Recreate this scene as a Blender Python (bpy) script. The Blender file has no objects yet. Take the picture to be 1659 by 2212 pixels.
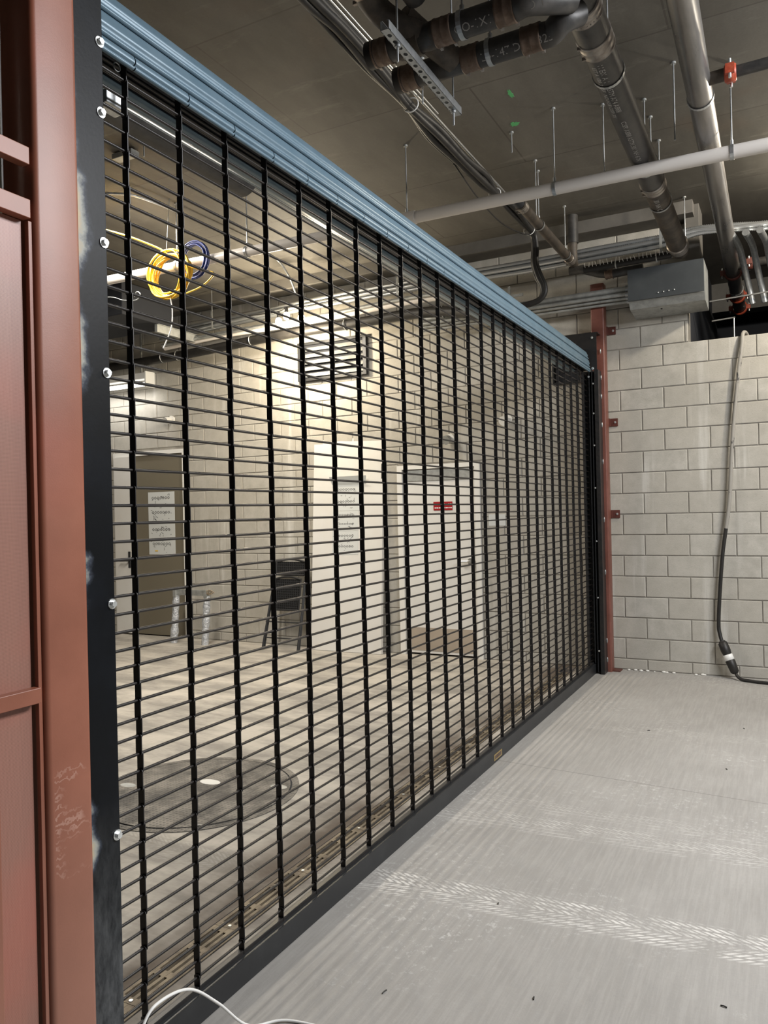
import bpy, bmesh, math, random
from mathutils import Vector, Matrix
random.seed(7)
S = bpy.context.scene
COL = S.collection
PI = math.pi

# ------------------------------------------------------------ camera
F_PX, W_PX, H_PX = 1664.55, 1659.0, 2212.0
yaw, pitch, roll, CAMH = .4829, .0008, -.023, 1.5644
fw = Vector((-math.sin(yaw)*math.cos(pitch), math.cos(yaw)*math.cos(pitch), math.sin(pitch)))
rt = Vector((math.cos(yaw), math.sin(yaw), 0)); up = rt.cross(fw)
r2 = rt*math.cos(roll)+up*math.sin(roll); u2 = -rt*math.sin(roll)+up*math.cos(roll)
cd = bpy.data.cameras.new('camera'); cam = bpy.data.objects.new('camera', cd); COL.objects.link(cam)
cam.matrix_world = Matrix(((r2.x, u2.x, -fw.x, 0), (r2.y, u2.y, -fw.y, 0), (r2.z, u2.z, -fw.z, CAMH), (0, 0, 0, 1)))
cd.sensor_fit = 'VERTICAL'; cd.sensor_height = 36.0; cd.sensor_width = 27.0
cd.lens = F_PX/H_PX*36.0; cd.clip_start = .02; cd.clip_end = 200
S.camera = cam

# ------------------------------------------------------------ world, exposure
S.view_settings.view_transform = 'Standard'; S.view_settings.look = 'None'
S.view_settings.exposure = 0.15; S.view_settings.gamma = 1.0; S.view_settings.use_curve_mapping = False
w = bpy.data.worlds.new('world'); S.world = w; w.use_nodes = True
w.node_tree.nodes['Background'].inputs[0].default_value = (.72, .80, .92, 1)
w.node_tree.nodes['Background'].inputs[1].default_value = .3

# ------------------------------------------------------------ room lights (garage lamps, plus an unseen fill added behind the gate)
def area(name, loc, rot, sx, sy, power, col):
    l = bpy.data.lights.new(name, 'AREA'); l.shape = 'RECTANGLE'; l.size = sx; l.size_y = sy
    l.energy = power; l.color = col
    o = bpy.data.objects.new(name, l); COL.objects.link(o); o.location = loc; o.rotation_euler = rot
    return o
def point(name, loc, power, col, rad=.05):
    l = bpy.data.lights.new(name, 'POINT'); l.energy = power; l.color = col; l.shadow_soft_size = rad
    o = bpy.data.objects.new(name, l); COL.objects.link(o); o.location = loc
    return o
area('ceiling_area_light', (2.3, 3.6, 4.1), (0, math.radians(30), 0), 1.2, 2.8, 400, (.97, .98, 1))
point('stringer_lamp_light', (.82, 6.68, 4.12), 170, (1, .90, .74), .07)
point('stringer_lamp_light', (-4.85, 7.06, 3.50), 105, (1, .85, .62), .06)
area('ceiling_area_light', (-5.0, 4.6, 4.15), (0, 0, 0), .3, 2.4, 185, (1, .93, .82))  # added fill light to brighten the space behind the gate, no fixture there

# ------------------------------------------------------------ helpers
def tag(o, label=None, cat=None, group=None, kind=None):
    if label: o['label'] = label
    if cat: o['category'] = cat
    if group: o['group'] = group
    if kind: o['kind'] = kind
    return o
def thing(name, loc, label=None, cat=None, group=None, kind=None):
    o = bpy.data.objects.new(name, None); COL.objects.link(o); o.location = loc
    o.empty_display_size = .05
    return tag(o, label, cat, group, kind)
def setparent(o, p):
    if p is not None:
        o.parent = p
        m = Matrix.Translation(p.location)
        q = p
        while q.parent is not None:
            q = q.parent
            m = Matrix.Translation(q.location) @ m
        o.location = -m.translation
class MB:
    def __init__(s): s.v = []; s.f = []; s.sm = []
    def add(s, vs, fs, smooth=False):
        b = len(s.v); s.v += [tuple(p) for p in vs]; s.f += [tuple(b+i for i in f) for f in fs]; s.sm += [smooth]*len(fs); return s
    def box(s, x0, x1, y0, y1, z0, z1, bev=0):
        if bev > 0:
            bm = bmesh.new(); bmesh.ops.create_cube(bm, size=1)
            for v in bm.verts: v.co = Vector(((x0+x1)/2+v.co.x*(x1-x0), (y0+y1)/2+v.co.y*(y1-y0), (z0+z1)/2+v.co.z*(z1-z0)))
            bmesh.ops.bevel(bm, geom=bm.edges[:], offset=bev, segments=2, affect='EDGES', profile=.5)
            bm.verts.index_update(); s.add([v.co[:] for v in bm.verts], [[v.index for v in f.verts] for f in bm.faces]); bm.free(); return s
        vs = [(x, y, z) for x in (x0, x1) for y in (y0, y1) for z in (z0, z1)]
        return s.add(vs, [(0, 1, 3, 2), (4, 6, 7, 5), (0, 4, 5, 1), (2, 3, 7, 6), (0, 2, 6, 4), (1, 5, 7, 3)])
    def obox(s, c, ax, ay, az, hx, hy, hz):
        c = Vector(c); vs = [c+ax*(i*hx)+ay*(j*hy)+az*(k*hz) for i in (-1, 1) for j in (-1, 1) for k in (-1, 1)]
        return s.add(vs, [(0, 1, 3, 2), (4, 6, 7, 5), (0, 4, 5, 1), (2, 3, 7, 6), (0, 2, 6, 4), (1, 5, 7, 3)])
    def tube(s, pts, r, n=12, cap=True, radii=None, closed=False):
        P = [Vector(p) for p in pts]; m = len(P); rings = []; prev = None
        for i in range(m):
            if closed: t = P[(i+1) % m]-P[i-1]
            else: t = (P[min(i+1, m-1)]-P[max(i-1, 0)])
            t.normalize()
            if prev is None:
                a = Vector((0, 0, 1)) if abs(t.z) < .9 else Vector((1, 0, 0))
                nrm = t.cross(a).normalized()
            else:
                nrm = (prev-t*prev.dot(t))
                if nrm.length < 1e-6: nrm = t.cross(Vector((0, 0, 1)))
                nrm.normalize()
            prev = nrm; b = t.cross(nrm)
            rr = radii[i] if radii else r
            rings.append([P[i]+(nrm*math.cos(2*PI*k/n)+b*math.sin(2*PI*k/n))*rr for k in range(n)])
        vs = [v for rg in rings for v in rg]; fs = []
        mm = m if closed else m-1
        for i in range(mm):
            j = (i+1) % m
            for k in range(n): fs.append((i*n+k, i*n+(k+1) % n, j*n+(k+1) % n, j*n+k))
        s.add(vs, fs, True)
        if cap and not closed:
            s.add(rings[0], [tuple(reversed(range(n)))]); s.add(rings[-1], [tuple(range(n))])
        return s
    def cyl(s, a, b, r, n=16, cap=True): return s.tube([a, b], r, n, cap)
    def sphere(s, c, r, n=12, m=8, sc=(1, 1, 1)):
        vs = []; fs = []
        for i in range(m+1):
            th = PI*i/m
            for k in range(n): vs.append((c[0]+r*sc[0]*math.sin(th)*math.cos(2*PI*k/n), c[1]+r*sc[1]*math.sin(th)*math.sin(2*PI*k/n), c[2]+r*sc[2]*math.cos(th)))
        for i in range(m):
            for k in range(n): fs.append((i*n+k, (i+1)*n+k, (i+1)*n+(k+1) % n, i*n+(k+1) % n))
        return s.add(vs, fs, True)
    def extrude_y(s, prof, y0, y1, smooth=True, closed=False):
        n = len(prof); vs = [(x, y0, z) for x, z in prof]+[(x, y1, z) for x, z in prof]
        fs = [(i, (i+1) % n, n+(i+1) % n, n+i) for i in range(n if closed else n-1)]
        s.add(vs, fs, smooth)
        if closed: s.add(vs[:n], [tuple(reversed(range(n)))]); s.add(vs[n:], [tuple(range(n))])
        return s
    def build(s, name, mat, parent=None, label=None, cat=None, group=None, kind=None, at=None):
        me = bpy.data.meshes.new(name); me.from_pydata([tuple(v) for v in s.v], [], s.f); me.update()
        me.polygons.foreach_set('use_smooth', s.sm)
        me.materials.append(mat)
        o = bpy.data.objects.new(name, me); COL.objects.link(o)
        if at is not None and parent is None:
            me.transform(Matrix.Translation(-Vector(at))); o.location = at
        setparent(o, parent); tag(o, label, cat, group, kind)
        return o
def spline(pts, n=8):
    P = [Vector(p) for p in pts]; out = []
    P = [P[0]*2-P[1]]+P+[P[-1]*2-P[-2]]
    for i in range(1, len(P)-2):
        for k in range(n):
            t = k/n; a, b, c, d = P[i-1:i+3]
            out.append(.5*((2*b)+(c-a)*t+(2*a-5*b+4*c-d)*t*t+(3*b-a-3*c+d)*t**3))
    out.append(P[-2]); return out

# ------------------------------------------------------------ materials
def newmat(name):
    m = bpy.data.materials.new(name); m.use_nodes = True; nt = m.node_tree
    return m, nt, nt.nodes['Principled BSDF']
def N(nt, t, **k):
    n = nt.nodes.new(t)
    for a, b in k.items():
        if a.startswith('i_'): n.inputs[int(a[2:])].default_value = b
        else: setattr(n, a, b)
    return n
def noise(nt, sc, det=4, rough=.6, vec=None):
    n = N(nt, 'ShaderNodeTexNoise'); n.inputs['Scale'].default_value = sc; n.inputs['Detail'].default_value = det; n.inputs['Roughness'].default_value = rough
    if vec is not None: nt.links.new(vec, n.inputs['Vector'])
    return n.outputs['Fac']
def ramp(nt, fac, a, b, ca=(0, 0, 0, 1), cb=(1, 1, 1, 1)):
    r = N(nt, 'ShaderNodeValToRGB'); r.color_ramp.elements[0].position = a; r.color_ramp.elements[1].position = b
    r.color_ramp.elements[0].color = ca; r.color_ramp.elements[1].color = cb
    nt.links.new(fac, r.inputs[0]); return r.outputs[0]
def mixc(nt, fac, a, b, mode='MIX'):
    m = N(nt, 'ShaderNodeMix', data_type='RGBA', blend_type=mode)
    for s_, v in ((0, fac), (6, a), (7, b)):
        if isinstance(v, (int, float)): m.inputs[s_].default_value = v
        elif isinstance(v, tuple): m.inputs[s_].default_value = v+(1,) if len(v) == 3 else v
        else: nt.links.new(v, m.inputs[s_])
    return m.outputs[2]
def math_(nt, op, a, b=None, clamp=False):
    m = N(nt, 'ShaderNodeMath', operation=op); m.use_clamp = clamp
    for i, v in enumerate((a, b)):
        if v is None: continue
        if isinstance(v, (int, float)): m.inputs[i].default_value = v
        else: nt.links.new(v, m.inputs[i])
    return m.outputs[0]
def coords(nt, scale=(1, 1, 1), world=True):
    if world: g = N(nt, 'ShaderNodeNewGeometry').outputs['Position']
    else: g = N(nt, 'ShaderNodeTexCoord').outputs['Object']
    mp = N(nt, 'ShaderNodeMapping'); mp.inputs['Scale'].default_value = scale; nt.links.new(g, mp.inputs['Vector']); return mp.outputs[0]
def bump(nt, bs, h, strength=.3, dist=.01):
    b = N(nt, 'ShaderNodeBump'); b.inputs['Strength'].default_value = strength; b.inputs['Distance'].default_value = dist
    nt.links.new(h, b.inputs['Height']); nt.links.new(b.outputs[0], bs.inputs['Normal'])
def pbr(name, col, rough=.5, metal=0, col2=None, vs=4, lo=.4, hi=.65, bs=None, bstr=.2, bd=.003, rv=0, stretch=(1, 1, 1), coat=0):
    m, nt, b = newmat(name)
    b.inputs['Base Color'].default_value = (*col, 1); b.inputs['Roughness'].default_value = rough; b.inputs['Metallic'].default_value = metal
    if coat: b.inputs['Coat Weight'].default_value = coat
    c = coords(nt, stretch)
    if col2:
        f = ramp(nt, noise(nt, vs, 6, .65, c), lo, hi)
        nt.links.new(mixc(nt, f, tuple(col), tuple(col2)), b.inputs['Base Color'])
    if rv:
        f = noise(nt, vs*2, 4, .6, c); nt.links.new(math_(nt, 'ADD', math_(nt, 'MULTIPLY', f, rv), rough-rv*.5), b.inputs['Roughness'])
    if bs: bump(nt, b, noise(nt, bs, 4, .6, c), bstr, bd)
    return m
M = {}
M['black'] = pbr('black_powdercoat', (.012, .012, .013), .38, 0, (.02, .018, .017), 12, bs=300, bstr=.08)
M['rod'] = pbr('rod_dark_paint', (.009, .0075, .007), .33, 0, (.014, .011, .010), 20)
M['bar'] = pbr('bottom_bar_paint', (.017, .018, .020), .42, 0, (.03, .032, .034), 5, lo=.5, hi=.8)
M['slat'] = pbr('slat_primer', (.115, .185, .240), .38, .15, (.145, .215, .27), 8)
M['coil'] = pbr('rolled_curtain', (.05, .052, .058), .5, .2)
M['galv'] = pbr('galvanized', (.55, .57, .58), .36, .85, (.4, .42, .43), 30, rv=.2)
M['galvd'] = pbr('dull_galvanized', (.42, .43, .42), .55, .6, (.30, .31, .30), 14)
M['emt'] = pbr('conduit_steel', (.62, .62, .60), .28, .9)
M['zinc'] = pbr('bolt_zinc', (.75, .78, .78), .3, .75)
M['iron'] = pbr('cast_iron', (.035, .034, .033), .42, .1, (.07, .065, .06), 9, bs=60, bstr=.1, rv=.2)
M['irond'] = pbr('dusty_cast_iron', (.045, .037, .030), .6, .1, (.12, .095, .07), 7, lo=.45, hi=.75, bs=60, bstr=.15)
M['band'] = pbr('coupling_band', (.36, .33, .30), .38, .7, (.22, .19, .17), 18)
M['bandd'] = pbr('rusty_band', (.18, .13, .10), .55, .5, (.10, .065, .045), 18)
M['steelpipe'] = pbr('steel_pipe', (.15, .145, .14), .3, .55, (.28, .26, .24), 5, rv=.2, stretch=(1, .15, 1))
M['pvc'] = pbr('white_pvc', (.72, .68, .64), .35)
M['cable'] = pbr('black_cable', (.010, .0095, .009), .5, 0, (.022, .020, .018), 6)
M['yellow'] = pbr('yellow_cable', (.80, .50, .04), .45)
M['blue'] = pbr('blue_cable', (.004, .02, .16), .45)
M['white'] = pbr('white_plastic', (.8, .8, .78), .4)
M['paper'] = pbr('paper', (.60, .62, .61), .7)
M['ink'] = pbr('ink', (.12, .12, .12), .7)
M['green'] = pbr('green_paint', (.10, .45, .16), .7)
M['redc'] = pbr('red_coupling', (.36, .055, .025), .45, 0, (.5, .10, .05), 40)
M['dkred'] = pbr('dark_red_steel', (.085, .025, .018), .5, 0, (.11, .035, .026), 12)
M['doorw'] = pbr('white_door_paint', (.74, .73, .70), .4, 0, (.70, .68, .64), 2)
M['frame'] = pbr('white_frame_paint', (.78, .77, .73), .4)
M['tan'] = pbr('tan_door_paint', (.165, .145, .105), .5)
M['sign'] = pbr('red_sign', (.33, .006, .012), .4)
M['brass'] = pbr('brass_plate', (.52, .38, .16), .35, .7)
M['foil'] = pbr('wrap_film', (.80, .84, .90), .22, .55, (.45, .48, .52), 30, bs=38, bstr=1.0, bd=.02)
M['chair'] = pbr('black_chair_plastic', (.015, .015, .016), .45)
M['chairf'] = pbr('chair_steel', (.05, .052, .055), .35, .5)
M['box'] = pbr('grey_enclosure', (.045, .051, .056), .5, .1, (.058, .065, .070), 4)
M['wood'] = pbr('old_wood', (.28, .22, .15), .7, 0, (.4, .34, .26), 10)
M['dark'] = pbr('dark_void', (.02, .022, .028), .9)
M['beam'] = pbr('beam_concrete', (.10, .095, .085), .8, 0, (.15, .14, .125), 2, bs=30, bstr=.2)
M['stain'] = pbr('kick_plate_steel', (.62, .56, .50), .25, .9)
def emis(name, col, st):
    m, nt, b = newmat(name); b.inputs['Base Color'].default_value = (*col, 1)
    b.inputs['Emission Color'].default_value = (*col, 1); b.inputs['Emission Strength'].default_value = st; return m
M['bulb'] = emis('lit_bulb', (1, .86, .62), 60)
M['tube'] = emis('lit_tube', (1, .98, .94), 2.2)

# red primer column with rub marks
def red_primer():
    m, nt, b = newmat('red_primer'); c = coords(nt)
    f = ramp(nt, noise(nt, 3.5, 5, .6, c), .35, .7)
    base = mixc(nt, f, (.235, .082, .048), (.31, .112, .068))
    f2 = ramp(nt, noise(nt, 1.6, 3, .5, c), .55, .75)
    base = mixc(nt, math_(nt, 'MULTIPLY', f2, .6), base, (.35, .075, .042))
    g = N(nt, 'ShaderNodeSeparateXYZ'); nt.links.new(N(nt, 'ShaderNodeNewGeometry').outputs['Position'], g.inputs[0])
    zz = g.outputs[2]
    dust = N(nt, 'ShaderNodeMapRange'); dust.inputs[1].default_value = 1.0; dust.inputs[2].default_value = .1
    nt.links.new(zz, dust.inputs[0])
    base = mixc(nt, math_(nt, 'MULTIPLY', dust.outputs[0], .5), base, (.33, .21, .165))
    # scuffs band between z .75 and 1.05
    wv = N(nt, 'ShaderNodeTexWave', wave_type='BANDS', bands_direction='Z'); wv.inputs['Scale'].default_value = 16; wv.inputs['Distortion'].default_value = 9
    wv.inputs['Detail'].default_value = 3; wv.inputs['Detail Scale'].default_value = 3; nt.links.new(c, wv.inputs['Vector'])
    band = math_(nt, 'MULTIPLY', math_(nt, 'GREATER_THAN', zz, .72), math_(nt, 'LESS_THAN', zz, .98))
    band = math_(nt, 'MULTIPLY', band, math_(nt, 'GREATER_THAN', g.outputs[1], 1.222))
    sc = math_(nt, 'MULTIPLY', ramp(nt, wv.outputs['Fac'], .72, .84), band)
    sc = math_(nt, 'MULTIPLY', sc, ramp(nt, noise(nt, 9, 3, .5, c), .45, .55))
    base = mixc(nt, math_(nt, 'MULTIPLY', sc, .6), base, (.46, .27, .21))
    nt.links.new(base, b.inputs['Base Color']); b.inputs['Roughness'].default_value = .42
    bump(nt, b, noise(nt, 260, 2, .5, c), .06, .002)
    return m
M['red'] = red_primer()
def burnt_plate():
    m, nt, b = newmat('black_plate_with_weld_burns'); c = coords(nt)
    g = N(nt, 'ShaderNodeSeparateXYZ'); nt.links.new(N(nt, 'ShaderNodeNewGeometry').outputs['Position'], g.inputs[0])
    y, z = g.outputs[1], g.outputs[2]
    n1 = noise(nt, 14, 5, .6, c)
    edge = math_(nt, 'SUBTRACT', y, 1.335)
    tot = None
    for zc, hh, wd in ((2.30, .20, .062), (1.99, .16, .056), (2.62, .25, .022), (1.42, .11, .040), (.77, .13, .046), (3.1, .3, .016)):
        dz = math_(nt, 'DIVIDE', math_(nt, 'SUBTRACT', z, zc), hh)
        g_ = math_(nt, 'SUBTRACT', 1.0, math_(nt, 'MULTIPLY', dz, dz), True)
        e = math_(nt, 'SUBTRACT', math_(nt, 'MULTIPLY', g_, wd), edge)
        e = math_(nt, 'ADD', math_(nt, 'MULTIPLY', e, 17), math_(nt, 'MULTIPLY', math_(nt, 'SUBTRACT', n1, .5), 1.5), True)
        tot = e if tot is None else math_(nt, 'MAXIMUM', tot, e)
    smoke = ramp(nt, noise(nt, 5, 4, .6, c), .45, .75)
    base = mixc(nt, math_(nt, 'MULTIPLY', smoke, .5), (.0035, .0045, .006), (.009, .012, .018))
    low = N(nt, 'ShaderNodeMapRange'); low.inputs[1].default_value = .85; low.inputs[2].default_value = .1; nt.links.new(z, low.inputs[0])
    fine = ramp(nt, noise(nt, 34, 6, .7, coords(nt, (1, 1, .35))), .25, .8)
    base = mixc(nt, math_(nt, 'MULTIPLY', math_(nt, 'MULTIPLY', low.outputs[0], fine), .85), base, (.22, .23, .235))
    cr = N(nt, 'ShaderNodeValToRGB'); e_ = cr.color_ramp.elements
    e_[0].position = 0; e_[0].color = (.004, .005, .007, 1); e_[1].position = 1; e_[1].color = (.58, .43, .23, 1)
    q = cr.color_ramp.elements.new(.28); q.color = (.05, .06, .08, 1); q = cr.color_ramp.elements.new(.55); q.color = (.34, .35, .32, 1)
    nt.links.new(tot, cr.inputs[0])
    base = mixc(nt, ramp(nt, tot, .02, .3), base, cr.outputs[0])
    nt.links.new(base, b.inputs['Base Color']); b.inputs['Roughness'].default_value = .4; b.inputs['Specular IOR Level'].default_value = .14
    bump(nt, b, noise(nt, 90, 4, .6, c), .1, .002)
    return m
M['plate'] = burnt_plate()
def cmu(name):
    m, nt, b = newmat(name); c = coords(nt)
    oi = N(nt, 'ShaderNodeObjectInfo').outputs['Random']
    base = mixc(nt, ramp(nt, noise(nt, 9, 6, .7, c), .3, .7), (.37, .355, .315), (.50, .48, .435))
    base = mixc(nt, math_(nt, 'MULTIPLY', oi, .6), base, (.40, .375, .325))
    sp = ramp(nt, noise(nt, 150, 3, .7, c), .60, .72)
    base = mixc(nt, math_(nt, 'MULTIPLY', sp, .6), base, (.20, .185, .155))
    st = ramp(nt, noise(nt, 7, 4, .6, coords(nt, (1, 1, .07))), .56, .70)
    big = ramp(nt, noise(nt, .9, 3, .5, c), .42, .62)
    base = mixc(nt, math_(nt, 'MULTIPLY', math_(nt, 'MULTIPLY', st, big), .75), base, (.66, .65, .61))
    nt.links.new(base, b.inputs['Base Color']); b.inputs['Roughness'].default_value = .88
    bump(nt, b, noise(nt, 110, 5, .7, c), .35, .004)
    return m
M['cmu'] = cmu('concrete_block')
M['mortar'] = pbr('mortar', (.22, .205, .18), .9, 0, (.34, .32, .28), 5)
def floor_mat():
    m, nt, b = newmat('concrete_floor'); c = coords(nt)
    g = N(nt, 'ShaderNodeSeparateXYZ'); nt.links.new(N(nt, 'ShaderNodeNewGeometry').outputs['Position'], g.inputs[0])
    x, y = g.outputs[0], g.outputs[1]
    base = mixc(nt, ramp(nt, noise(nt, 1.3, 6, .65, c), .3, .7), (.262, .250, .232), (.335, .322, .302))
    base = mixc(nt, math_(nt, 'MULTIPLY', ramp(nt, noise(nt, 60, 4, .7, c), .35, .65), .25), base, (.24, .235, .225))
    # broom streaks along y
    br = ramp(nt, noise(nt, 55, 3, .7, coords(nt, (1, .06, 1))), .42, .62)
    base = mixc(nt, math_(nt, 'MULTIPLY', br, .16), base, (.50, .485, .46))
    # scattered chalky dust patches
    big = ramp(nt, noise(nt, .9, 3, .6, c), .49, .64)
    fine = ramp(nt, noise(nt, 30, 7, .8, c), .54, .63)
    base = mixc(nt, math_(nt, 'MULTIPLY', math_(nt, 'MULTIPLY', big, fine), .6), base, (.66, .65, .63))
    # tyre tracks: (centre y, slope dy/dx, width, strength)
    tot = None
    for y0, sl, wd, stg, x0, x1 in ((2.93, .07, .115, .75, -1.95, 1.5), (3.72, .05, .12, .33, -2.0, 1.5), (3.95, .03, .10, .22, -6, 1.5), (2.55, -.12, .12, .35, -5.5, -1.9), (5.6, .02, .1, .2, -1.3, 2)):
        yc = math_(nt, 'ADD', math_(nt, 'MULTIPLY', math_(nt, 'ADD', x, 1.0), sl), y0)
        d = math_(nt, 'SUBTRACT', y, yc)
        ad = math_(nt, 'ABSOLUTE', d)
        inb = math_(nt, 'SUBTRACT', 1.0, math_(nt, 'DIVIDE', ad, wd), True)
        inb = math_(nt, 'MULTIPLY', inb, 4.0, True)
        # chevron tread
        ph = math_(nt, 'ADD', math_(nt, 'MULTIPLY', x, 34), math_(nt, 'MULTIPLY', ad, 60))
        tr = math_(nt, 'GREATER_THAN', math_(nt, 'SINE', math_(nt, 'MULTIPLY', ph, 5.2)), -.25)
        rib = math_(nt, 'GREATER_THAN', math_(nt, 'SINE', math_(nt, 'MULTIPLY', d, 180)), -.55)
        t = math_(nt, 'MULTIPLY', math_(nt, 'MULTIPLY', tr, rib), inb)
        gate = math_(nt, 'MULTIPLY', math_(nt, 'GREATER_THAN', x, x0), math_(nt, 'LESS_THAN', x, x1))
        t = math_(nt, 'MULTIPLY', math_(nt, 'MULTIPLY', t, gate), stg)
        tot = t if tot is None else math_(nt, 'MAXIMUM', tot, t)
    brk = ramp(nt, noise(nt, 7, 5, .7, c), .40, .60)
    tot = math_(nt, 'MULTIPLY', tot, brk)
    base = mixc(nt, math_(nt, 'MULTIPLY', tot, .95), base, (.72, .705, .67))
    # saw joints
    for yc, sl in ((4.52, -.075), (9.6, 0), (-.6, 0)):
        d = math_(nt, 'ABSOLUTE', math_(nt, 'SUBTRACT', y, math_(nt, 'ADD', math_(nt, 'MULTIPLY', math_(nt, 'ADD', x, .8), sl), yc)))
        base = mixc(nt, math_(nt, 'MULTIPLY', math_(nt, 'LESS_THAN', d, .0035), .6), base, (.12, .115, .11))
    # inside floor: lamp warmth put into the colour, with mottled tone
    ins = math_(nt, 'LESS_THAN', x, -1.66)
    base = mixc(nt, math_(nt, 'MULTIPLY', ins, .5), base, mixc(nt, ramp(nt, noise(nt, 3, 5, .7, coords(nt, (.35, 1, 1))), .40, .60), (.20, .175, .14), (.62, .56, .47)))
    # oily stain beside the drain
    ds = math_(nt, 'ABSOLUTE', math_(nt, 'ADD', x, 2.02))
    oil = math_(nt, 'MULTIPLY', math_(nt, 'SUBTRACT', 1.0, math_(nt, 'DIVIDE', ds, .36), True), ramp(nt, noise(nt, 2.2, 4, .6, coords(nt, (1, .5, 1))), .34, .56))
    base = mixc(nt, math_(nt, 'MULTIPLY', oil, .95), base, (.075, .052, .035))
    nt.links.new(base, b.inputs['Base Color']); b.inputs['Roughness'].default_value = .78
    bump(nt, b, noise(nt, 90, 4, .7, c), .2, .003)
    return m
M['floor'] = floor_mat()
def ceil_mat():
    m, nt, b = newmat('concrete_ceiling'); c = coords(nt)
    g = N(nt, 'ShaderNodeSeparateXYZ'); nt.links.new(N(nt, 'ShaderNodeNewGeometry').outputs['Position'], g.inputs[0])
    x, y = g.outputs[0], g.outputs[1]
    # tone per form panel
    br = N(nt, 'ShaderNodeTexBrick'); br.offset = .5; br.inputs['Scale'].default_value = 1
    br.inputs['Brick Width'].default_value = 2.44; br.inputs['Row Height'].default_value = 1.22
    br.inputs['Mortar Size'].default_value = .006; br.inputs['Bias'].default_value = 0
    br.inputs['Color1'].default_value = (0, 0, 0, 1); br.inputs['Color2'].default_value = (1, 1, 1, 1); br.inputs['Mortar'].default_value = (.5, .5, .5, 1)
    mp = N(nt, 'ShaderNodeMapping'); mp.inputs['Location'].default_value = (.55, .18, 0)
    nt.links.new(N(nt, 'ShaderNodeNewGeometry').outputs['Position'], mp.inputs[0]); nt.links.new(mp.outputs[0], br.inputs['Vector'])
    base = mixc(nt, ramp(nt, noise(nt, 1.1, 6, .7, coords(nt, (1, .35, 1))), .35, .65), (.064, .058, .047), (.150, .140, .120))
    base = mixc(nt, math_(nt, 'MULTIPLY', br.outputs['Color'], .25), base, (.17, .162, .145))
    base = mixc(nt, math_(nt, 'MULTIPLY', br.outputs['Fac'], .55), base, (.045, .038, .03))
    base = mixc(nt, math_(nt, 'MULTIPLY', ramp(nt, noise(nt, 3.2, 6, .7, coords(nt, (.5, 2, 1))), .58, .72), .45), base, (.25, .235, .205))
    base = mixc(nt, math_(nt, 'MULTIPLY', ramp(nt, noise(nt, .8, 3, .6, c), .60, .75), .35), base, (.17, .105, .065))
    base = mixc(nt, math_(nt, 'MULTIPLY', ramp(nt, noise(nt, 70, 4, .7, c), .35, .7), .2), base, (.06, .055, .045))
    nt.links.new(base, b.inputs['Base Color']); b.inputs['Roughness'].default_value = .7
    bump(nt, b, noise(nt, 25, 5, .7, c), .15, .004)
    return m
M['ceil'] = ceil_mat()
def mesh_mat():
    m, nt, b = newmat('perforated_red_sheet')
    tc = N(nt, 'ShaderNodeNewGeometry').outputs['Position']
    g = N(nt, 'ShaderNodeSeparateXYZ'); nt.links.new(tc, g.inputs[0]); y, z = g.outputs[1], g.outputs[2]
    p = 2*PI/.0042
    a = math_(nt, 'SINE', math_(nt, 'MULTIPLY', math_(nt, 'ADD', y, z), p*.7)); d = math_(nt, 'SINE', math_(nt, 'MULTIPLY', math_(nt, 'SUBTRACT', y, z), p*.7))
    h = math_(nt, 'GREATER_THAN', math_(nt, 'MULTIPLY', a, d), .30)
    base = mixc(nt, math_(nt, 'MULTIPLY', h, .65), (.33, .165, .125), (.13, .055, .04))
    base = mixc(nt, math_(nt, 'MULTIPLY', ramp(nt, noise(nt, 3, 3, .5, coords(nt)), .5, .75), .5), base, (.45, .13, .09))
    nt.links.new(base, b.inputs['Base Color']); b.inputs['Roughness'].default_value = .4
    bump(nt, b, h, .3, .001); return m
M['mesh'] = mesh_mat()
def stud_mat():
    m, nt, b = newmat('studded_cast_cover'); c = coords(nt)
    vr = N(nt, 'ShaderNodeTexVoronoi', feature='F1'); vr.inputs['Scale'].default_value = 42; vr.inputs['Randomness'].default_value = 0
    nt.links.new(c, vr.inputs['Vector'])
    h = ramp(nt, vr.outputs['Distance'], .28, .42, (1, 1, 1, 1), (0, 0, 0, 1))
    dust = ramp(nt, noise(nt, 4, 5, .7, c), .40, .60)
    base = mixc(nt, dust, (.065, .06, .053), (.23, .21, .18))
    base = mixc(nt, math_(nt, 'MULTIPLY', h, .45), base, (.06, .056, .05))
    nt.links.new(base, b.inputs['Base Color']); b.inputs['Roughness'].default_value = .65
    bump(nt, b, h, .7, .004); return m
M['stud'] = stud_mat()
def flex_mat():
    m, nt, b = newmat('flexible_conduit'); b.inputs['Base Color'].default_value = (.60, .62, .63, 1); b.inputs['Metallic'].default_value = .85; b.inputs['Roughness'].default_value = .33
    return m
M['flex'] = flex_mat()

# ============================================================ SETTING
H = 4.3; YW = 7.65
RX0, RX1, RY0, RY1 = -9.2, 5.2, -4.0, 11.2
DX0, DX1, DY0, DY1 = -1.985, -1.855, 1.30, 7.45       # trench drain cut-out
f = MB()
for (a, b_, c_, d_) in ((RX0, DX0, RY0, RY1), (DX1, RX1, RY0, RY1), (DX0, DX1, RY0, DY0), (DX0, DX1, DY1, RY1)):
    f.box(a, b_, c_, d_, -.15, 0)
fl = f.build('floor', M['floor'], kind='structure')
cl = MB().box(RX0, RX1, RY0, RY1, H, H+.2).build('ceiling', M['ceil'], kind='structure')
MB().box(RX0, -.70, 7.40, YW+.2, 4.185, H+.01).build('trim_1', M['beam'], cl, kind='structure')
MB().box(RX0-.2, RX0, RY0, RY1, 0, H).build('wall_left', M['beam'], kind='structure')
MB().box(RX0, RX1, RY0-.2, RY0, 0, H).build('wall_front', M['dark'], kind='structure')
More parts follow.
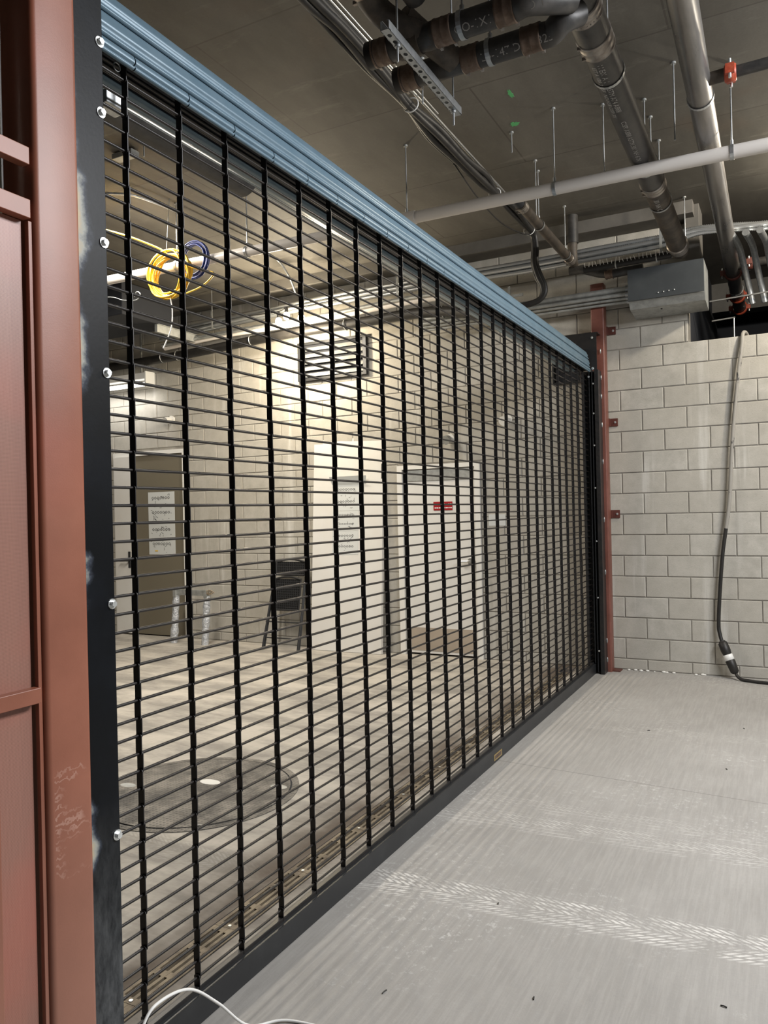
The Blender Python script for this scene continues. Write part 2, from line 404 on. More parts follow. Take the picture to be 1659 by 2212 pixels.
MB().box(RX0, RX1, RY1, RY1+.2, 0, H).build('wall_far', M['dark'], kind='structure')
MB().box(-.98, -.785, YW+.2, RY1, 0, H).build('wall_inner', M['dark'], kind='structure')
MB().box(-.785, RX1, 10.4, 10.65, 3.95, H+.01).build('trim_2', M['beam'], cl, kind='structure')
MB().box(RX1, RX1+.2, RY0, RY1, 0, H).build('wall_right', M['beam'], kind='structure')

# back wall: mortar core with openings, blocks as parts
OPX, OPZ = -.785, 3.0845
D1 = (-8.16, -6.885, 2.44); D3 = (-3.825, -2.86, 2.075)
core = MB(); ym = YW+.006
for (a, b_, c_, d_) in ((RX0, D1[0], 0, H), (D1[0], D1[1], D1[2], H), (D1[1], D3[0], 0, H), (D3[0], D3[1], D3[2], H), (D3[1], OPX, 0, H), (OPX, RX1, 0, OPZ-.004)):
    core.box(a, b_, ym, YW+.2, c_, d_)
wb = core.build('wall_back', M['mortar'], kind='structure')
PX, PZ, ZC, XB = .3972, .1986, .303, -1.412
meshes = {}
def block_mesh(wd, ht, k):
    key = (round(wd, 3), round(ht, 3), k)
    if key in meshes: return meshes[key]
    rr = random.Random(k*7+int(wd*1000)); c = .005
    o = [rr.uniform(-.0012, .0012) for _ in range(4)]
    x0, x1, z0, z1 = -wd/2, wd/2, -ht/2, ht/2
    yb, yf = .012, -.001
    vs = [(x0, yb, z0), (x1, yb, z0), (x1, yb, z1), (x0, yb, z1),
          (x0, yf+.003, z0), (x1, yf+.003, z0), (x1, yf+.003, z1), (x0, yf+.003, z1),
          (x0+c, yf+o[0], z0+c), (x1-c, yf+o[1], z0+c), (x1-c, yf+o[2], z1-c), (x0+c, yf+o[3], z1-c)]
    fs = [(0, 1, 5, 4), (1, 2, 6, 5), (2, 3, 7, 6), (3, 0, 4, 7), (4, 5, 9, 8), (5, 6, 10, 9), (6, 7, 11, 10), (7, 4, 8, 11), (8, 9, 10, 11)]
    me = bpy.data.meshes.new('concrete_block'); me.from_pydata(vs, [], fs); me.materials.append(M['cmu']); me.update()
    meshes[key] = me; return me
blocks = []
J = .0045
for k in range(-1, 22):
    z0 = ZC+(k-1)*PZ; z1 = z0+PZ
    z0c = max(z0, 0); z1c = min(z1, 4.185)
    if z1c-z0c < .03: continue
    off = XB+(0 if (k % 2) == 0 else PX/2)
    n0 = int((RX0-off)/PX)-1
    for n in range(n0, n0+42):
        a = off+n*PX; b_ = a+PX
        segs = [(max(a, RX0), min(b_, RX1))]
        zm = (z0c+z1c)/2
        def cut(segs, c0, c1):
            out = []
            for s0, s1 in segs:
                if s1 <= c0 or s0 >= c1: out.append((s0, s1)); continue
                if s0 < c0: out.append((s0, c0))
                if s1 > c1: out.append((c1, s1))
            return out
        if zm < D1[2]: segs = cut(segs, D1[0]-.0, D1[1]+.0)
        if zm < D3[2]: segs = cut(segs, D3[0], D3[1])
        if zm > OPZ: segs = cut(segs, OPX, 99)
        for s0, s1 in segs:
            if s1-s0 < .03 or s0 > RX1: continue
            blocks.append((s0, s1, z0c, z1c))
def dist(bk): return ((bk[0]+bk[1])/2)**2+YW**2+((bk[2]+bk[3])/2-1.5)**2
blocks.sort(key=dist)
def visible_x(bk): return bk[1] > -8.4 and bk[0] < .05
near = [b_ for b_ in blocks if visible_x(b_)][:300]
ns = set(near)
for i, (s0, s1, z0, z1) in enumerate(near):
    me = block_mesh(s1-s0-2*J, z1-z0-2*J, i % 4)
    o = bpy.data.objects.new('concrete_block', me); COL.objects.link(o); o.parent = wb
    o.location = ((s0+s1)/2, YW+random.uniform(-.0015, .001), (z0+z1)/2)
rest = MB()
for bk in blocks:
    if bk in ns: continue
    s0, s1, z0, z1 = bk
    me = block_mesh(s1-s0-2*J, z1-z0-2*J, 0)
    rest.add([(v.co.x+(s0+s1)/2, v.co.y+YW, v.co.z+(z0+z1)/2) for v in me.vertices], [tuple(p.vertices) for p in me.polygons])
rest.build('concrete_block_field', M['cmu'], wb, kind='stuff')
# pier beside the opening
MB().box(-.785, -.66, YW-.12, YW+.19, 3.45, 4.31, .004).build('trim_3', M['beam'], cl, kind='structure')

# ---- doors
def lever(parent, x, z, y, flip=1, mat='emt', plate=True):
    if plate: MB().box(x-.02, x+.02, y-.008, y, z-.10, z+.12, .003).build('lever_plate', M['chairf'], parent)
    g = MB().cyl((x, y, z), (x, y-.05, z), .034 if not plate else .012, 18)
    g.tube(spline([(x, y-.05, z), (x-.03*flip, y-.055, z), (x-.13*flip, y-.05, z-.004)], 4), .012, 10)
    return g.build('lever_handle', M[mat], parent)
d1 = thing('door_1', (-7.5, YW, 0), kind='structure')
fr = MB(); fr.box(-8.16, -6.885, YW-.03, YW+.03, 2.40, 2.452); fr.box(-6.93, -6.885, YW-.03, YW+.03, 0, 2.40); fr.box(-8.16, -8.12, YW-.03, YW+.03, 0, 2.40)
fr.build('door_frame', M['frame'], d1)
MB().box(-7.80, -6.93, YW-.012, YW+.03, .015, 2.40, .003).build('door_leaf', M['tan'], d1, label='tan painted door leaf')
MB().box(-8.12, -7.81, YW-.06, YW-.02, .02, 2.395, .003).build('door_leaf', M['doorw'], d1, label='white door leaf with black lever')
lever(d1, -7.86, 1.0, YW-.06, 1, 'chairf')
d3 = thing('door_3', (-3.34, YW, 0), kind='structure')
fr = MB(); fr.box(-3.825, -2.86, YW-.03, YW+.04, 2.03, 2.075); fr.box(-3.825, -3.765, YW-.03, YW+.04, 0, 2.03); fr.box(-2.915, -2.86, YW-.03, YW+.04, 0, 2.03)
fr.build('door_frame', M['frame'], d3)
MB().box(-3.76, -2.92, YW-.004, YW+.04, .02, 2.025, .003).build('door_leaf', M['doorw'], d3)
MB().box(-3.74, -2.94, YW-.014, YW-.003, 1.90, 2.015, .003).build('top_panel', M['galvd'], d3, label='grey steel door closer cover')
MB().box(-3.70, -2.96, YW-.009, YW-.003, .05, .30).build('kick_plate', M['stain'], d3)
lever(d3, -2.97, 1.03, YW-.005, 1, 'emt', False)

# leaning door slab
TH = math.atan(.17/2.40)
def slab_pt(u, v, off=0):   # u along x from left bottom, v up the slab, off out of the face
    return (-4.915+u, 7.46+v*math.sin(TH)-off*math.cos(TH)+.02, v*math.cos(TH)+off*math.sin(TH))
def slab_box(mb, u0, u1, v0, v1, o0, o1):
    c = Vector(slab_pt((u0+u1)/2, (v0+v1)/2, (o0+o1)/2))
    return mb.obox(c, Vector((1, 0, 0)), Vector((0, math.cos(TH), -math.sin(TH))), Vector((0, math.sin(TH), math.cos(TH))), (u1-u0)/2, abs(o1-o0)/2, (v1-v0)/2)
sl = thing('door_slab', (-4.46, 7.5, 0), 'loose white door slab leaning on the block wall with drawings taped to it', 'door slab')
slab_box(MB(), 0, .915, .004, 2.43, -.045, 0).build('slab_panel', M['doorw'], sl)
mb = MB(); slab_box(mb, .895, .9165, 1.95, 2.12, -.035, .001); mb.build('hinge_plate', M['iron'], sl)

# drawing sheets
def lines(mb, put, rnd, n):
    for i in range(n):
        u = rnd.uniform(.08, .85); v = rnd.uniform(.06, .9); L = rnd.uniform(.03, .1); a = rnd.choice((0, .5, 1.57, 2.6))
        w_ = .007
        du, dv = math.cos(a)*L, math.sin(a)*L*1.2
        nu, nv = -math.sin(a)*w_, math.cos(a)*w_
        mb.add([put(u-nu, v-nv), put(u+du-nu, v+dv-nv), put(u+du+nu, v+dv+nv), put(u+nu, v+nv)], [(0, 1, 2, 3)])
def sheet_plan(mb, put, rnd):
    # rows of small plan shapes
    for row in (.82, .36):
        for i in range(7):
            u = .14+i*.10; pts = [(u, row), (u+.05, row+.03), (u+.08, row-.02), (u+.03, row-.05)]
            for a, b_ in zip(pts, pts[1:]+pts[:1]):
                a = Vector((*a, 0)); b2 = Vector((*b_, 0)); d = (b2-a).normalized(); nn = Vector((-d.y, d.x, 0))*.008
                mb.add([put(*(a-nn)[:2]), put(*(b2-nn)[:2]), put(*(b2+nn)[:2]), put(*(a+nn)[:2])], [(0, 1, 2, 3)])
    lines(mb, put, rnd, 26)
rnd = random.Random(3)
def wall_sheet(x0, x1, z0, z1, y, label):
    t = thing('drawing_sheet', ((x0+x1)/2, y, z0), label, 'poster')
    MB().box(x0, x1, y-.0025, y, z0, z1).build('paper', M['paper'], t)
    put = lambda u, v: (x0+u*(x1-x0), y-.0032, z0+v*(z1-z0))
    g = MB(); sheet_plan(g, put, rnd); g.build('print', M['ink'], t, kind='stuff')
    return t
wall_sheet(-7.545, -7.085, 1.49, 1.905, YW-.013, 'upper plan sheet taped to the tan door, showing two rows of outlined shapes')
t = wall_sheet(-7.545, -7.085, 1.078, 1.485, YW-.013, 'lower plan sheet taped to the tan door, with a yellow mark near its bottom')
MB().box(-7.44, -7.39, YW-.0175, YW-.0165, 1.12, 1.135).build('highlight_mark', M['yellow'], t)
def slab_sheet(u0, u1, v0, v1, label, tilt=0):
    t = thing('drawing_sheet', slab_pt((u0+u1)/2, v0, 0), label, 'poster')
    g = MB(); slab_box(g, u0, u1, v0, v1, .0005, .003); g.build('paper', M['paper'], t)
    put = lambda u, v: slab_pt(u0+u*(u1-u0), v0+v*(v1-v0), .0038)
    g = MB(); sheet_plan(g, put, rnd); g.build('print', M['ink'], t, kind='stuff')
    return t
slab_sheet(.28, .62, 1.60, 1.90, 'top drawing sheet on the leaning white slab, its upper edge curling forward')
slab_sheet(.27, .61, 1.37, 1.595, 'second drawing sheet down on the leaning white slab')
slab_sheet(.27, .61, 1.10, 1.365, 'lowest drawing sheet on the leaning white slab, mostly blank')
g = MB(); a = slab_pt(.26, 1.90, .004); b_ = slab_pt(.70, 1.90, .004); c_ = slab_pt(.73, 1.99, .05); d_ = slab_pt(.24, 1.99, .05)
g.add([a, b_, c_, d_, tuple(Vector(a)+Vector((0, -.002, 0))), tuple(Vector(b_)+Vector((0, -.002, 0))), tuple(Vector(c_)+Vector((0, -.002, 0))), tuple(Vector(d_)+Vector((0, -.002, 0)))],
      [(0, 1, 2, 3), (4, 7, 6, 5), (0, 4, 5, 1), (1, 5, 6, 2), (2, 6, 7, 3), (3, 7, 4, 0)])
g.build('drawing_flap', M['paper'], label='loose paper flap bent forward above the drawings on the leaning slab', cat='poster')

# signs by the service door
sg = thing('door_sign', (-3.29, YW-.006, 1.58), 'small red sign with two white text lines stuck on the white service door', 'sign')
MB().box(-3.40, -3.18, YW-.010, YW-.005, 1.575, 1.668, .002).build('sign_plate', M['sign'], sg)
g = MB(); xx = -3.385
while xx < -3.20:
    wd = random.uniform(.012, .028); g.box(xx, xx+wd, YW-.0115, YW-.0095, 1.596, 1.608)
    g.box(xx, xx+wd*.8, YW-.0115, YW-.0095, 1.634, 1.648) if random.random() < .8 else None
    xx += wd+.006
g.build('sign_text', M['white'], sg, kind='stuff')
MB().box(-2.775, -2.59, YW-.006, YW-.001, 1.40, 1.52, .002).build('notice_card', M['paper'], label='blank white notice card on the block wall right of the service door', cat='sign')

# wall louvres and lamps on the wall
lv = thing('wall_louver', (-4.63, YW, 3.15), 'framed galvanized wall louver with sloping blades, high beside the lit bulbs', 'vent')
g = MB(); g.box(-5.09, -4.17, YW-.05, YW, 3.13, 3.16); g.box(-5.09, -4.17, YW-.05, YW, 3.55, 3.58); g.box(-5.09, -5.05, YW-.05, YW, 3.16, 3.55); g.box(-4.21, -4.17, YW-.05, YW, 3.16, 3.55)
g.build('louver_frame', M['chairf'], lv)
MB().box(-5.05, -4.21, YW-.006, YW-.001, 3.16, 3.55).build('back_plate', M['dark'], lv)
for i in range(5):
    z = 3.175+i*.076
    g = MB(); g.add([(-5.05, YW-.045, z), (-4.21, YW-.045, z), (-4.21, YW-.012, z+.046), (-5.05, YW-.012, z+.046), (-5.05, YW-.043, z-.003), (-4.21, YW-.043, z-.003), (-4.21, YW-.010, z+.043), (-5.05, YW-.010, z+.043)],
                    [(0, 1, 2, 3), (7, 6, 5, 4), (0, 4, 5, 1), (3, 2, 6, 7)]); g.build('louver_blade', M['galvd'], lv)
lv = thing('wall_grille', (-1.93, YW, 2.8), 'black square grille on the block wall behind the far end of the gate', 'vent')
g = MB(); g.box(-2.06, -1.79, YW-.03, YW, 2.80, 2.82); g.box(-2.06, -1.79, YW-.03, YW, 3.0, 3.02); g.box(-2.06, -2.04, YW-.03, YW, 2.82, 3.0); g.box(-1.81, -1.79, YW-.03, YW, 2.82, 3.0)
g.build('grille_frame', M['chairf'], lv); MB().box(-2.04, -1.81, YW-.012, YW-.001, 2.82, 3.0).build('grille_panel', M['dark'], lv)
lf = thing('strip_light', (-7.6, 7.45, 3.3), 'lit white strip light below the ceiling above the tan door', 'light fixture')
MB().box(-8.5, -7.26, 7.36, 7.48, 3.36, 3.44, .006).build('housing', M['white'], lf)
MB().cyl((-8.45, 7.42, 3.30), (-7.30, 7.42, 3.30), .028, 14).build('fluorescent_tube', M['tube'], lf)
pl_ = area('strip_light_glow', (-7.9, 7.42, 3.26), (0, 0, 0), 1.1, .06, 8, (1, .97, .92)); pl_.parent = lf; pl_.location = (-.3, -.03, -.045)
MB().box(-7.27, -7.25, 7.34, 7.50, 3.25, 3.45).build('end_cap', M['white'], lf)
for x in (-8.3, -7.4): MB().box(x-.01, x+.01, 7.41, 7.43, 3.44, 4.186).build('hanger_rod', M['galvd'], lf)
for i, (x, z, lb) in enumerate(((-7.1, 2.845, 'round white emergency lamp head on the wall above the tan door'), (-3.18, 2.345, 'small lamp head on the wall above the service door'), (-2.54, 2.50, 'cream round lamp head high on the wall right of the service door'))):
    t = thing('wall_lamp', (x, YW, z), lb, 'lamp')
    MB().cyl((x, YW-.001, z), (x, YW-.03, z), .045, 16).build('base', M['frame'], t)
    MB().tube([(x, YW-.03, z), (x-.01, YW-.06, z-.01), (x-.02, YW-.11, z-.03)], .03, 14, radii=[.02, .042, .05]).build('lamp_head', M['frame'] if i != 1 else M['galvd'], t)

# string of lit bulbs
st = thing('string_light', (-4.85, 7.0, 3.72), 'cluster of three lit warm bulbs hung under the conduits behind the gate', 'light fixture')
for i, (x, y, z) in enumerate(((-4.98, 7.08, 3.72), (-4.82, 7.0, 3.74), (-4.66, 7.05, 3.71))):
    b_ = MB().sphere((x, y, z), .038, 14, 10, (1, 1, 1.15)).build('bulb', M['bulb'], st)
    MB().cyl((x, y, z+.04), (x, y, z+.10), .02, 12).build('socket', M['cable'], b_)
MB().tube(spline([(-5.4, 7.08, 3.84), (-4.98, 7.08, 3.83), (-4.82, 7.02, 3.84), (-4.66, 7.05, 3.83), (-4.2, 7.08, 3.85)], 5), .007, 8).build('wire', M['cable'], st)

# ============================================================ ROLLING GATE
GX = -1.662; Y0 = 1.625; SP = .2226; NCH = 26
gate = thing('rolling_gate', (GX, 4.4, 0), 'black open-grille rolling gate, pulled down, with blue-grey slats at its top', 'gate')
rodme = None
for i in range(-1, 53):
    z = 2.7698-i*.0508
    if rodme is None:
        o = MB().cyl((0, 1.375, 0), (0, 7.40, 0), .0047, 10).build('rod', M['rod']); rodme = o
        o.parent = gate; o.location = (0, -4.4, z)
    else:
        o = rodme.copy(); COL.objects.link(o); o.location = (random.uniform(-.0012, .0012), -4.4, z)
def link_poly(ht=.0508, wd=.0225):
    pts = []
    r = wd/2
    for a in range(0, 181, 36): pts.append((r*math.cos(math.radians(a)), ht/2+r*.62*math.sin(math.radians(a))))
    for a in range(180, 361, 36): pts.append((r*math.cos(math.radians(a)), -ht/2+r*.62*math.sin(math.radians(a))))
    return pts
LP = link_poly()
for k in range(NCH):
    g = MB(); yk = Y0+k*SP; drift = 0
    rr = random.Random(k)
    amp = rr.uniform(.002, .005); ph = rr.uniform(0, 6)
    for i in range(-2, 53):
        zc = 2.7698-(i+.5)*.0508
        if i == 52: zc += .004
        s_ = 1 if i % 2 else -1
        yy = yk+s_*.0019+amp*math.sin(i*.23+ph)*(i/52.0)
        n = len(LP)
        bot = -.5 if i < 52 else -.3
        vs = [(GX+x, yy-.0014, zc+z) for x, z in LP]+[(GX+x, yy+.0014, zc+z) for x, z in LP]
        g.add(vs, [tuple(range(n)), tuple(reversed(range(n, 2*n)))]+[(j, n+j, n+(j+1) % n, (j+1) % n) for j in range(n)])
    g.build('link_chain', M['black'], gate)
# bottom bar
g = MB(); g.box(-1.640, -1.634, 1.36, 7.40, .004, .090); g.box(-1.690, -1.640, 1.36, 7.40, .084, .090); g.box(-1.690, -1.684, 1.36, 7.40, .004, .084)
g.build('bottom_bar', M['bar'], gate)
g = MB(); g.box(-1.672, -1.652, 1.36, 7.40, .088, .103, .002); g.build('bar_flange', M['black'], gate)
pq = MB().box(-1.6342, -1.6325, 4.50, 4.645, .018, .056).build('maker_plate', M['brass'], gate, label='small brass plate on the bottom bar')
MB().box(-1.6328, -1.6318, 4.515, 4.63, .026, .048).build('plate_text', M['bandd'], pq)
# top slats (profile x,z going down), beads at the lower edges
def slat(prof, y0, y1, name='slat', par=gate):
    back = [(x-.004, z) for x, z in reversed(prof)]
    return MB().extrude_y(prof+back, y0, y1, True, True).build(name, M['slat'], par)
def slatprof(xt, zt, xb, zb):
    out = []
    for t, off in ((0, -.004), (.10, .0005), (.32, .0025), (.45, .0055), (.52, .006), (.60, .003), (.68, -.002), (.76, -.001), (.83, .004), (.90, .0065), (.96, .004), (1, -.003)):
        out.append((xt+(xb-xt)*t+off, zt+(zb-zt)*t))
    return out
slat(slatprof(-1.645, 3.028, -1.627, 2.957), 1.30, 7.29)
slat(slatprof(-1.628, 2.955, -1.622, 2.883), 1.30, 7.31)
segy = [1.30]+[Y0+k*SP for k in range(NCH)]+[7.33]
for a, b_ in zip(segy[:-1], segy[1:]):
    pr = [(-1.626, 2.881), (-1.620, 2.876), (-1.617, 2.868), (-1.6155, 2.858), (-1.617, 2.856), (-1.622, 2.853), (-1.624, 2.851), (-1.619, 2.848), (-1.617, 2.844), (-1.620, 2.840), (-1.626, 2.839)]
    slat(pr, a+.0022, b_-.0022, 'slat_section')
# coil behind
g = MB(); g.cyl((-1.79, 1.34, 2.985), (-1.79, 7.33, 2.985), .114, 40); g.build('coil', M['coil'], gate)
rm = None
for a in (-66, -59, -52, -44):
    aa = math.radians(a); x = -1.79+.1205*math.cos(aa); z = 2.985+.1205*math.sin(aa)
    MB().cyl((x, 1.34, z), (x, 7.33, z), .0055, 8).build('wound_rod', M['rod'], gate)
for a0, a1 in ((-116, -72), (-140, -120), (-162, -142), (-184, -164), (-206, -186), (-228, -208)):
    pr = [(-1.79+(.124+(.004 if j in (2, 3) else 0))*math.cos(math.radians(a0+(a1-a0)*j/5)), 2.985+(.124+(.004 if j in (2, 3) else 0))*math.sin(math.radians(a0+(a1-a0)*j/5))) for j in range(6)]
    inn = [(-1.79+.120*math.cos(math.radians(a0+(a1-a0)*j/5)), 2.985+.120*math.sin(math.radians(a0+(a1-a0)*j/5))) for j in range(5, -1, -1)]
    MB().extrude_y(pr+inn, 1.34, 7.33, True, True).build('wound_slat', M['slat'], gate)
# small aluminium limit block and hook by the first chain
MB().box(-1.745, -1.69, 1.585, 1.665, 2.752, 2.790, .003).build('limit_block', M['galv'], gate, label='bright aluminium block near the top corner')
MB().tube([(-1.655, 1.592+.012*math.cos(t), 2.842+.012*math.sin(t)) for t in [2*PI*i/14 for i in range(14)]], .0018, 6, closed=True).build('hook_ring', M['galv'], gate)

# near guide plate (black with weld burns) on the near column
gd = thing('gate_guide', (-1.55, 1.39, 0), 'black guide plate with yellow weld burns and round bolts beside the near red column', 'gate guide')
g = MB(); g.box(-1.551, -1.545, 1.340, 1.438, 0.002, 3.6, .0015); g.build('guide_plate', M['plate'], gd)
g = MB(); g.box(-1.72, -1.551, 1.340, 1.348, 0.002, 3.6); g.box(-1.700, -1.694, 1.349, 1.40, .002, 2.85); g.box(-1.636, -1.630, 1.349, 1.40, .105, 2.82); g.build('guide_channel', M['black'], gd)
def hexbolt(x, y, z, par, R=.0135, sgn=1, ax='x'):
    """round flange washer + hex head; faces +x (ax='x') or -y (ax='y')"""
    g = MB()
    def T(d, a, b_): return (x+d, y+a, z+b_) if ax == 'x' else (x+a, y-d, z+b_)
    def prism(n, r, d0, d1, rot=0):
        vs = [T(d, r*math.cos(2*PI*i/n+rot), r*math.sin(2*PI*i/n+rot)) for d in (d0, d1) for i in range(n)]
        g.add(vs, [tuple(range(n, 2*n)), tuple(reversed(range(n)))]+[(i, (i+1) % n, n+(i+1) % n, n+i) for i in range(n)])
    prism(20, R, 0, .0025); prism(6, R*.62, .0025, .011, .3)
    o = g.build('bolt', M['zinc'], par); return o
for z in (2.792, 2.61, 2.275, 1.94, 1.346, .752, .25, 3.2): hexbolt(-1.545, 1.428, z, gd)
# weld beads down the seam
g = MB()
for z in (2.86, 2.70, 2.52, 2.16, 1.875, 1.42, 1.33, .70):
    for j in range(6): g.sphere((-1.545, 1.3375+random.uniform(-.001, .001), z+j*.011), .0045, 6, 4)
g.build('weld_bead', M['iron'], gd)

def column(name, x0, x1, y0, y1, z1, label):
    t = thing(name, ((x0+x1)/2, (y0+y1)/2, 0), label, 'column')
    r = .014; pr = []
    for cx_, cy_, a0 in ((x1-r, y1-r, 0), (x0+r, y1-r, 90), (x0+r, y0+r, 180), (x1-r, y0+r, 270)):
        for j in range(5): a = math.radians(a0+j*22.5); pr.append((cx_+r*math.cos(a), cy_+r*math.sin(a)))
    n = len(pr); vs = [(x, y, 0.0) for x, y in pr]+[(x, y, z1) for x, y in pr]
    g = MB(); g.add(vs, [(i, (i+1) % n, n+(i+1) % n, n+i) for i in range(n)], True); g.add(vs[:n], [tuple(reversed(range(n)))]); g.add(vs[n:], [tuple(range(n))])
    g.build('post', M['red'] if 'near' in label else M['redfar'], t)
    return t
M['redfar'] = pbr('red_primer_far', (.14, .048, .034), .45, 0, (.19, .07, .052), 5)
column('steel_column', -1.645, -1.520, 1.205, 1.334, H, 'red primed square steel column in the near left foreground')
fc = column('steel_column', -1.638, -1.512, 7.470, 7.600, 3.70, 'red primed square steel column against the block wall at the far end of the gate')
for z in (3.27, 2.385, 1.50):
    b_ = MB().box(-1.512, -1.436, 7.636, 7.645, z-.038, z+.038, .001).build('wall_bracket', M['dkred'], fc)
    MB().box(-1.518, -1.506, 7.60, 7.645, z-.038, z+.038).build('bracket_web', M['dkred'], fc)
    hexbolt(-1.462, 7.636, z, fc, .011, ax='y')
b_ = MB().box(-1.715, -1.638, 7.636, 7.645, 3.19, 3.27, .001).build('wall_bracket', M['dkred'], fc); hexbolt(-1.685, 7.636, 3.235, fc, .011, ax='y')
MB().box(-1.56, -1.44, 7.50, 7.62, .001, .010).build('base_plate', M['dkred'], fc)

# far guide
gf = thing('gate_guide', (-1.62, 7.4, 0), 'black ribbed steel guide holding the far end of the gate beside the block wall', 'gate guide')
g = MB(); g.box(-1.585, -1.548, 7.33, 7.468, .002, 2.86, .001); g.build('guide_plate', M['black'], gf)
g = MB(); g.box(-1.700, -1.585, 7.405, 7.412, .002, 2.86); g.box(-1.690, -1.686, 7.33, 7.405, .1, 2.82); g.box(-1.640, -1.634, 7.345, 7.405, .1, 2.86); g.box(-1.612, -1.607, 7.335, 7.405, .02, 2.86)
g.build('guide_channel', M['bar'], gf)
for z in (2.73, 2.45, 2.15, 1.75, 1.25, .72, .22): hexbolt(-1.597, 7.33, z, gf, .008, ax='y')
hexbolt(-1.65, 7.33, .04, gf, .008, ax='y')
g = MB()
for z in (3.05, 2.80, 2.62, 2.35, 2.0, 1.45, .95, .3, .12):
    g.sphere((-1.545, 7.445, z), .010, 8, 5, (.6, 1, 2.6))
g.build('weld_bead', M['galv'], gf)
eb = MB().box(-1.90, -1.560, 7.345, 7.352, 2.86, 3.215).build('end_plate', M['black'], gf)
hexbolt(-1.60, 7.345, 3.165, gf, .011, ax='y'); hexbolt(-1.60, 7.345, 2.875, gf, .013, ax='y'); hexbolt(-1.64, 7.345, 2.80, gf, .010, ax='y')
MB().box(-1.90, -1.55, 7.352, 7.468, 3.205, 3.215).build('end_plate_flange', M['black'], gf)

# ============================================================ RED MESH PERSONNEL GATE (left edge)
mg = thing('mesh_gate', (-1.53, .9, 0), 'red framed perforated mesh gate leaf at the left edge beside the near column', 'gate')
for z0, z1 in ((2.378, 2.418), (2.255, 2.298), (1.148, 1.183)):
    MB().box(-1.545, -1.519, .30, 1.192, z0, z1, .0015).build('rail', M['red'], mg)
MB().box(-1.556, -1.546, .30, 1.186, .08, 2.254).build('mesh_panel', M['mesh'], mg)
MB().box(-1.545, -1.532, 1.1945, 1.2045, .08, 2.254, .001).build('edge_strip', M['red'], mg)
MB().box(-1.545, -1.519, 1.00, 1.083, .06, 1.147, .002).build('stile', M['red'], mg)
g = MB(); g.box(-1.556, -1.5545, .30, .31, .05, 4.2); g.build('hinge_stile', M['red'], mg)
g = MB(); g.box(-1.606, -1.600, 1.170, 1.1745, 2.30, H); g.box(-1.606, -1.600, 1.180, 1.1845, 2.30, H)
g.build('steel_strip', M['emt'], label='thin pair of bright vertical steel edges left of the near column', cat='trim')
g = MB(); g.cyl((-2.6, .6, 3.4), (-2.6, 3.4, 3.4), .09, 18); g.build('black_duct', M['iron'], label='dark round pipe glimpsed through the gap at the upper left edge', cat='pipe')

# ============================================================ FLOOR THINGS
dr = thing('trench_drain', (-1.92, 4.4, 0), 'long slotted trench drain set in the floor just behind the gate', 'drain')
g = MB(); g.box(DX0, DX0+.004, DY0, DY1, -.12, -.001); g.box(DX1-.004, DX1, DY0, DY1, -.12, -.001); g.box(DX0, DX1, DY0, DY1, -.13, -.12); g.build('channel', M['dark'], dr)
M['grate'] = pbr('worn_grate', (.22, .18, .125), .6, .3, (.07, .052, .036), 9)
ga = MB(); LX0, LX1 = DX0+.006, DX1-.006; L = .498
nb = 5; wd = (LX1-LX0); bw = .0135; gap = (wd-nb*bw)/(nb-1)
for i in range(nb): ga.box(LX0+i*(bw+gap), LX0+i*(bw+gap)+bw, 0, L, -.012, .001)
for yy in (0, .16, .33, L-.03): ga.box(LX0, LX1, yy, yy+.03, -.014, .0004)
first = ga.build('grate', M['grate'], dr); 
first.location = (1.92, DY0+.002-4.4, 0)
sc = MB().cyl((-1.92, 1.316, -.002), (-1.92, 1.316, .003), .007, 10).build('screw', M['zinc'], first)
sc.location = (0, -1.302, 0)
for k in range(1, 12):
    o = first.copy(); COL.objects.link(o); o.location = (1.92, DY0+.002+k*.5-4.4, 0)
    s2 = sc.copy(); COL.objects.link(s2); s2.parent = o
mh = thing('manhole_cover', (-3.03, 3.39, 0), 'large round dusty studded manhole cover in the floor behind the gate', 'manhole cover')
def disc(r0, r1, z0, z1, n=64, cx_=-3.03, cy_=3.39):
    g = MB(); vs = []
    for i in range(n):
        a = 2*PI*i/n; c, s_ = math.cos(a), math.sin(a)
        vs += [(cx_+r0*c, cy_+r0*s_, z1), (cx_+r1*c, cy_+r1*s_, z1), (cx_+r1*c, cy_+r1*s_, z0)]
    fs = []
    for i in range(n):
        j = (i+1) % n; fs += [(3*i, 3*i+1, 3*j+1, 3*j), (3*i+1, 3*i+2, 3*j+2, 3*j+1)]
    g.add(vs, fs); return g
disc(.0, .535, 0, .006).build('cover', M['stud'], mh)
disc(.545, .585, 0, .004).build('rim', M['stud'], mh)
disc(.535, .545, 0, .0012).build('groove', M['dark'], mh)
for (x, y, s_) in ((-3.04, 3.52, .07), (-2.62, 3.62, .055), (-3.45, 3.28, .055)):
    o = MB(); 
    vs = [(x+s_*math.cos(2*PI*i/16), y+s_*.55*math.sin(2*PI*i/16), .0065) for i in range(16)]
    o.add(vs+[(a, b_, .0) for a, b_, c_ in vs], [tuple(range(16))]+[(i, (i+1) % 16, 16+(i+1) % 16, 16+i) for i in range(16)]); o.build('pick_recess', M['frame'] if x == -3.04 else M['galvd'], mh)
MB().tube([(-2.66+.028*math.cos(2*PI*i/14), 2.98+.028*math.sin(2*PI*i/14), .004) for i in range(14)], .0035, 6, closed=True).build('washer_ring', M['galvd'], label='small metal ring lying on the floor near the manhole cover', cat='ring')

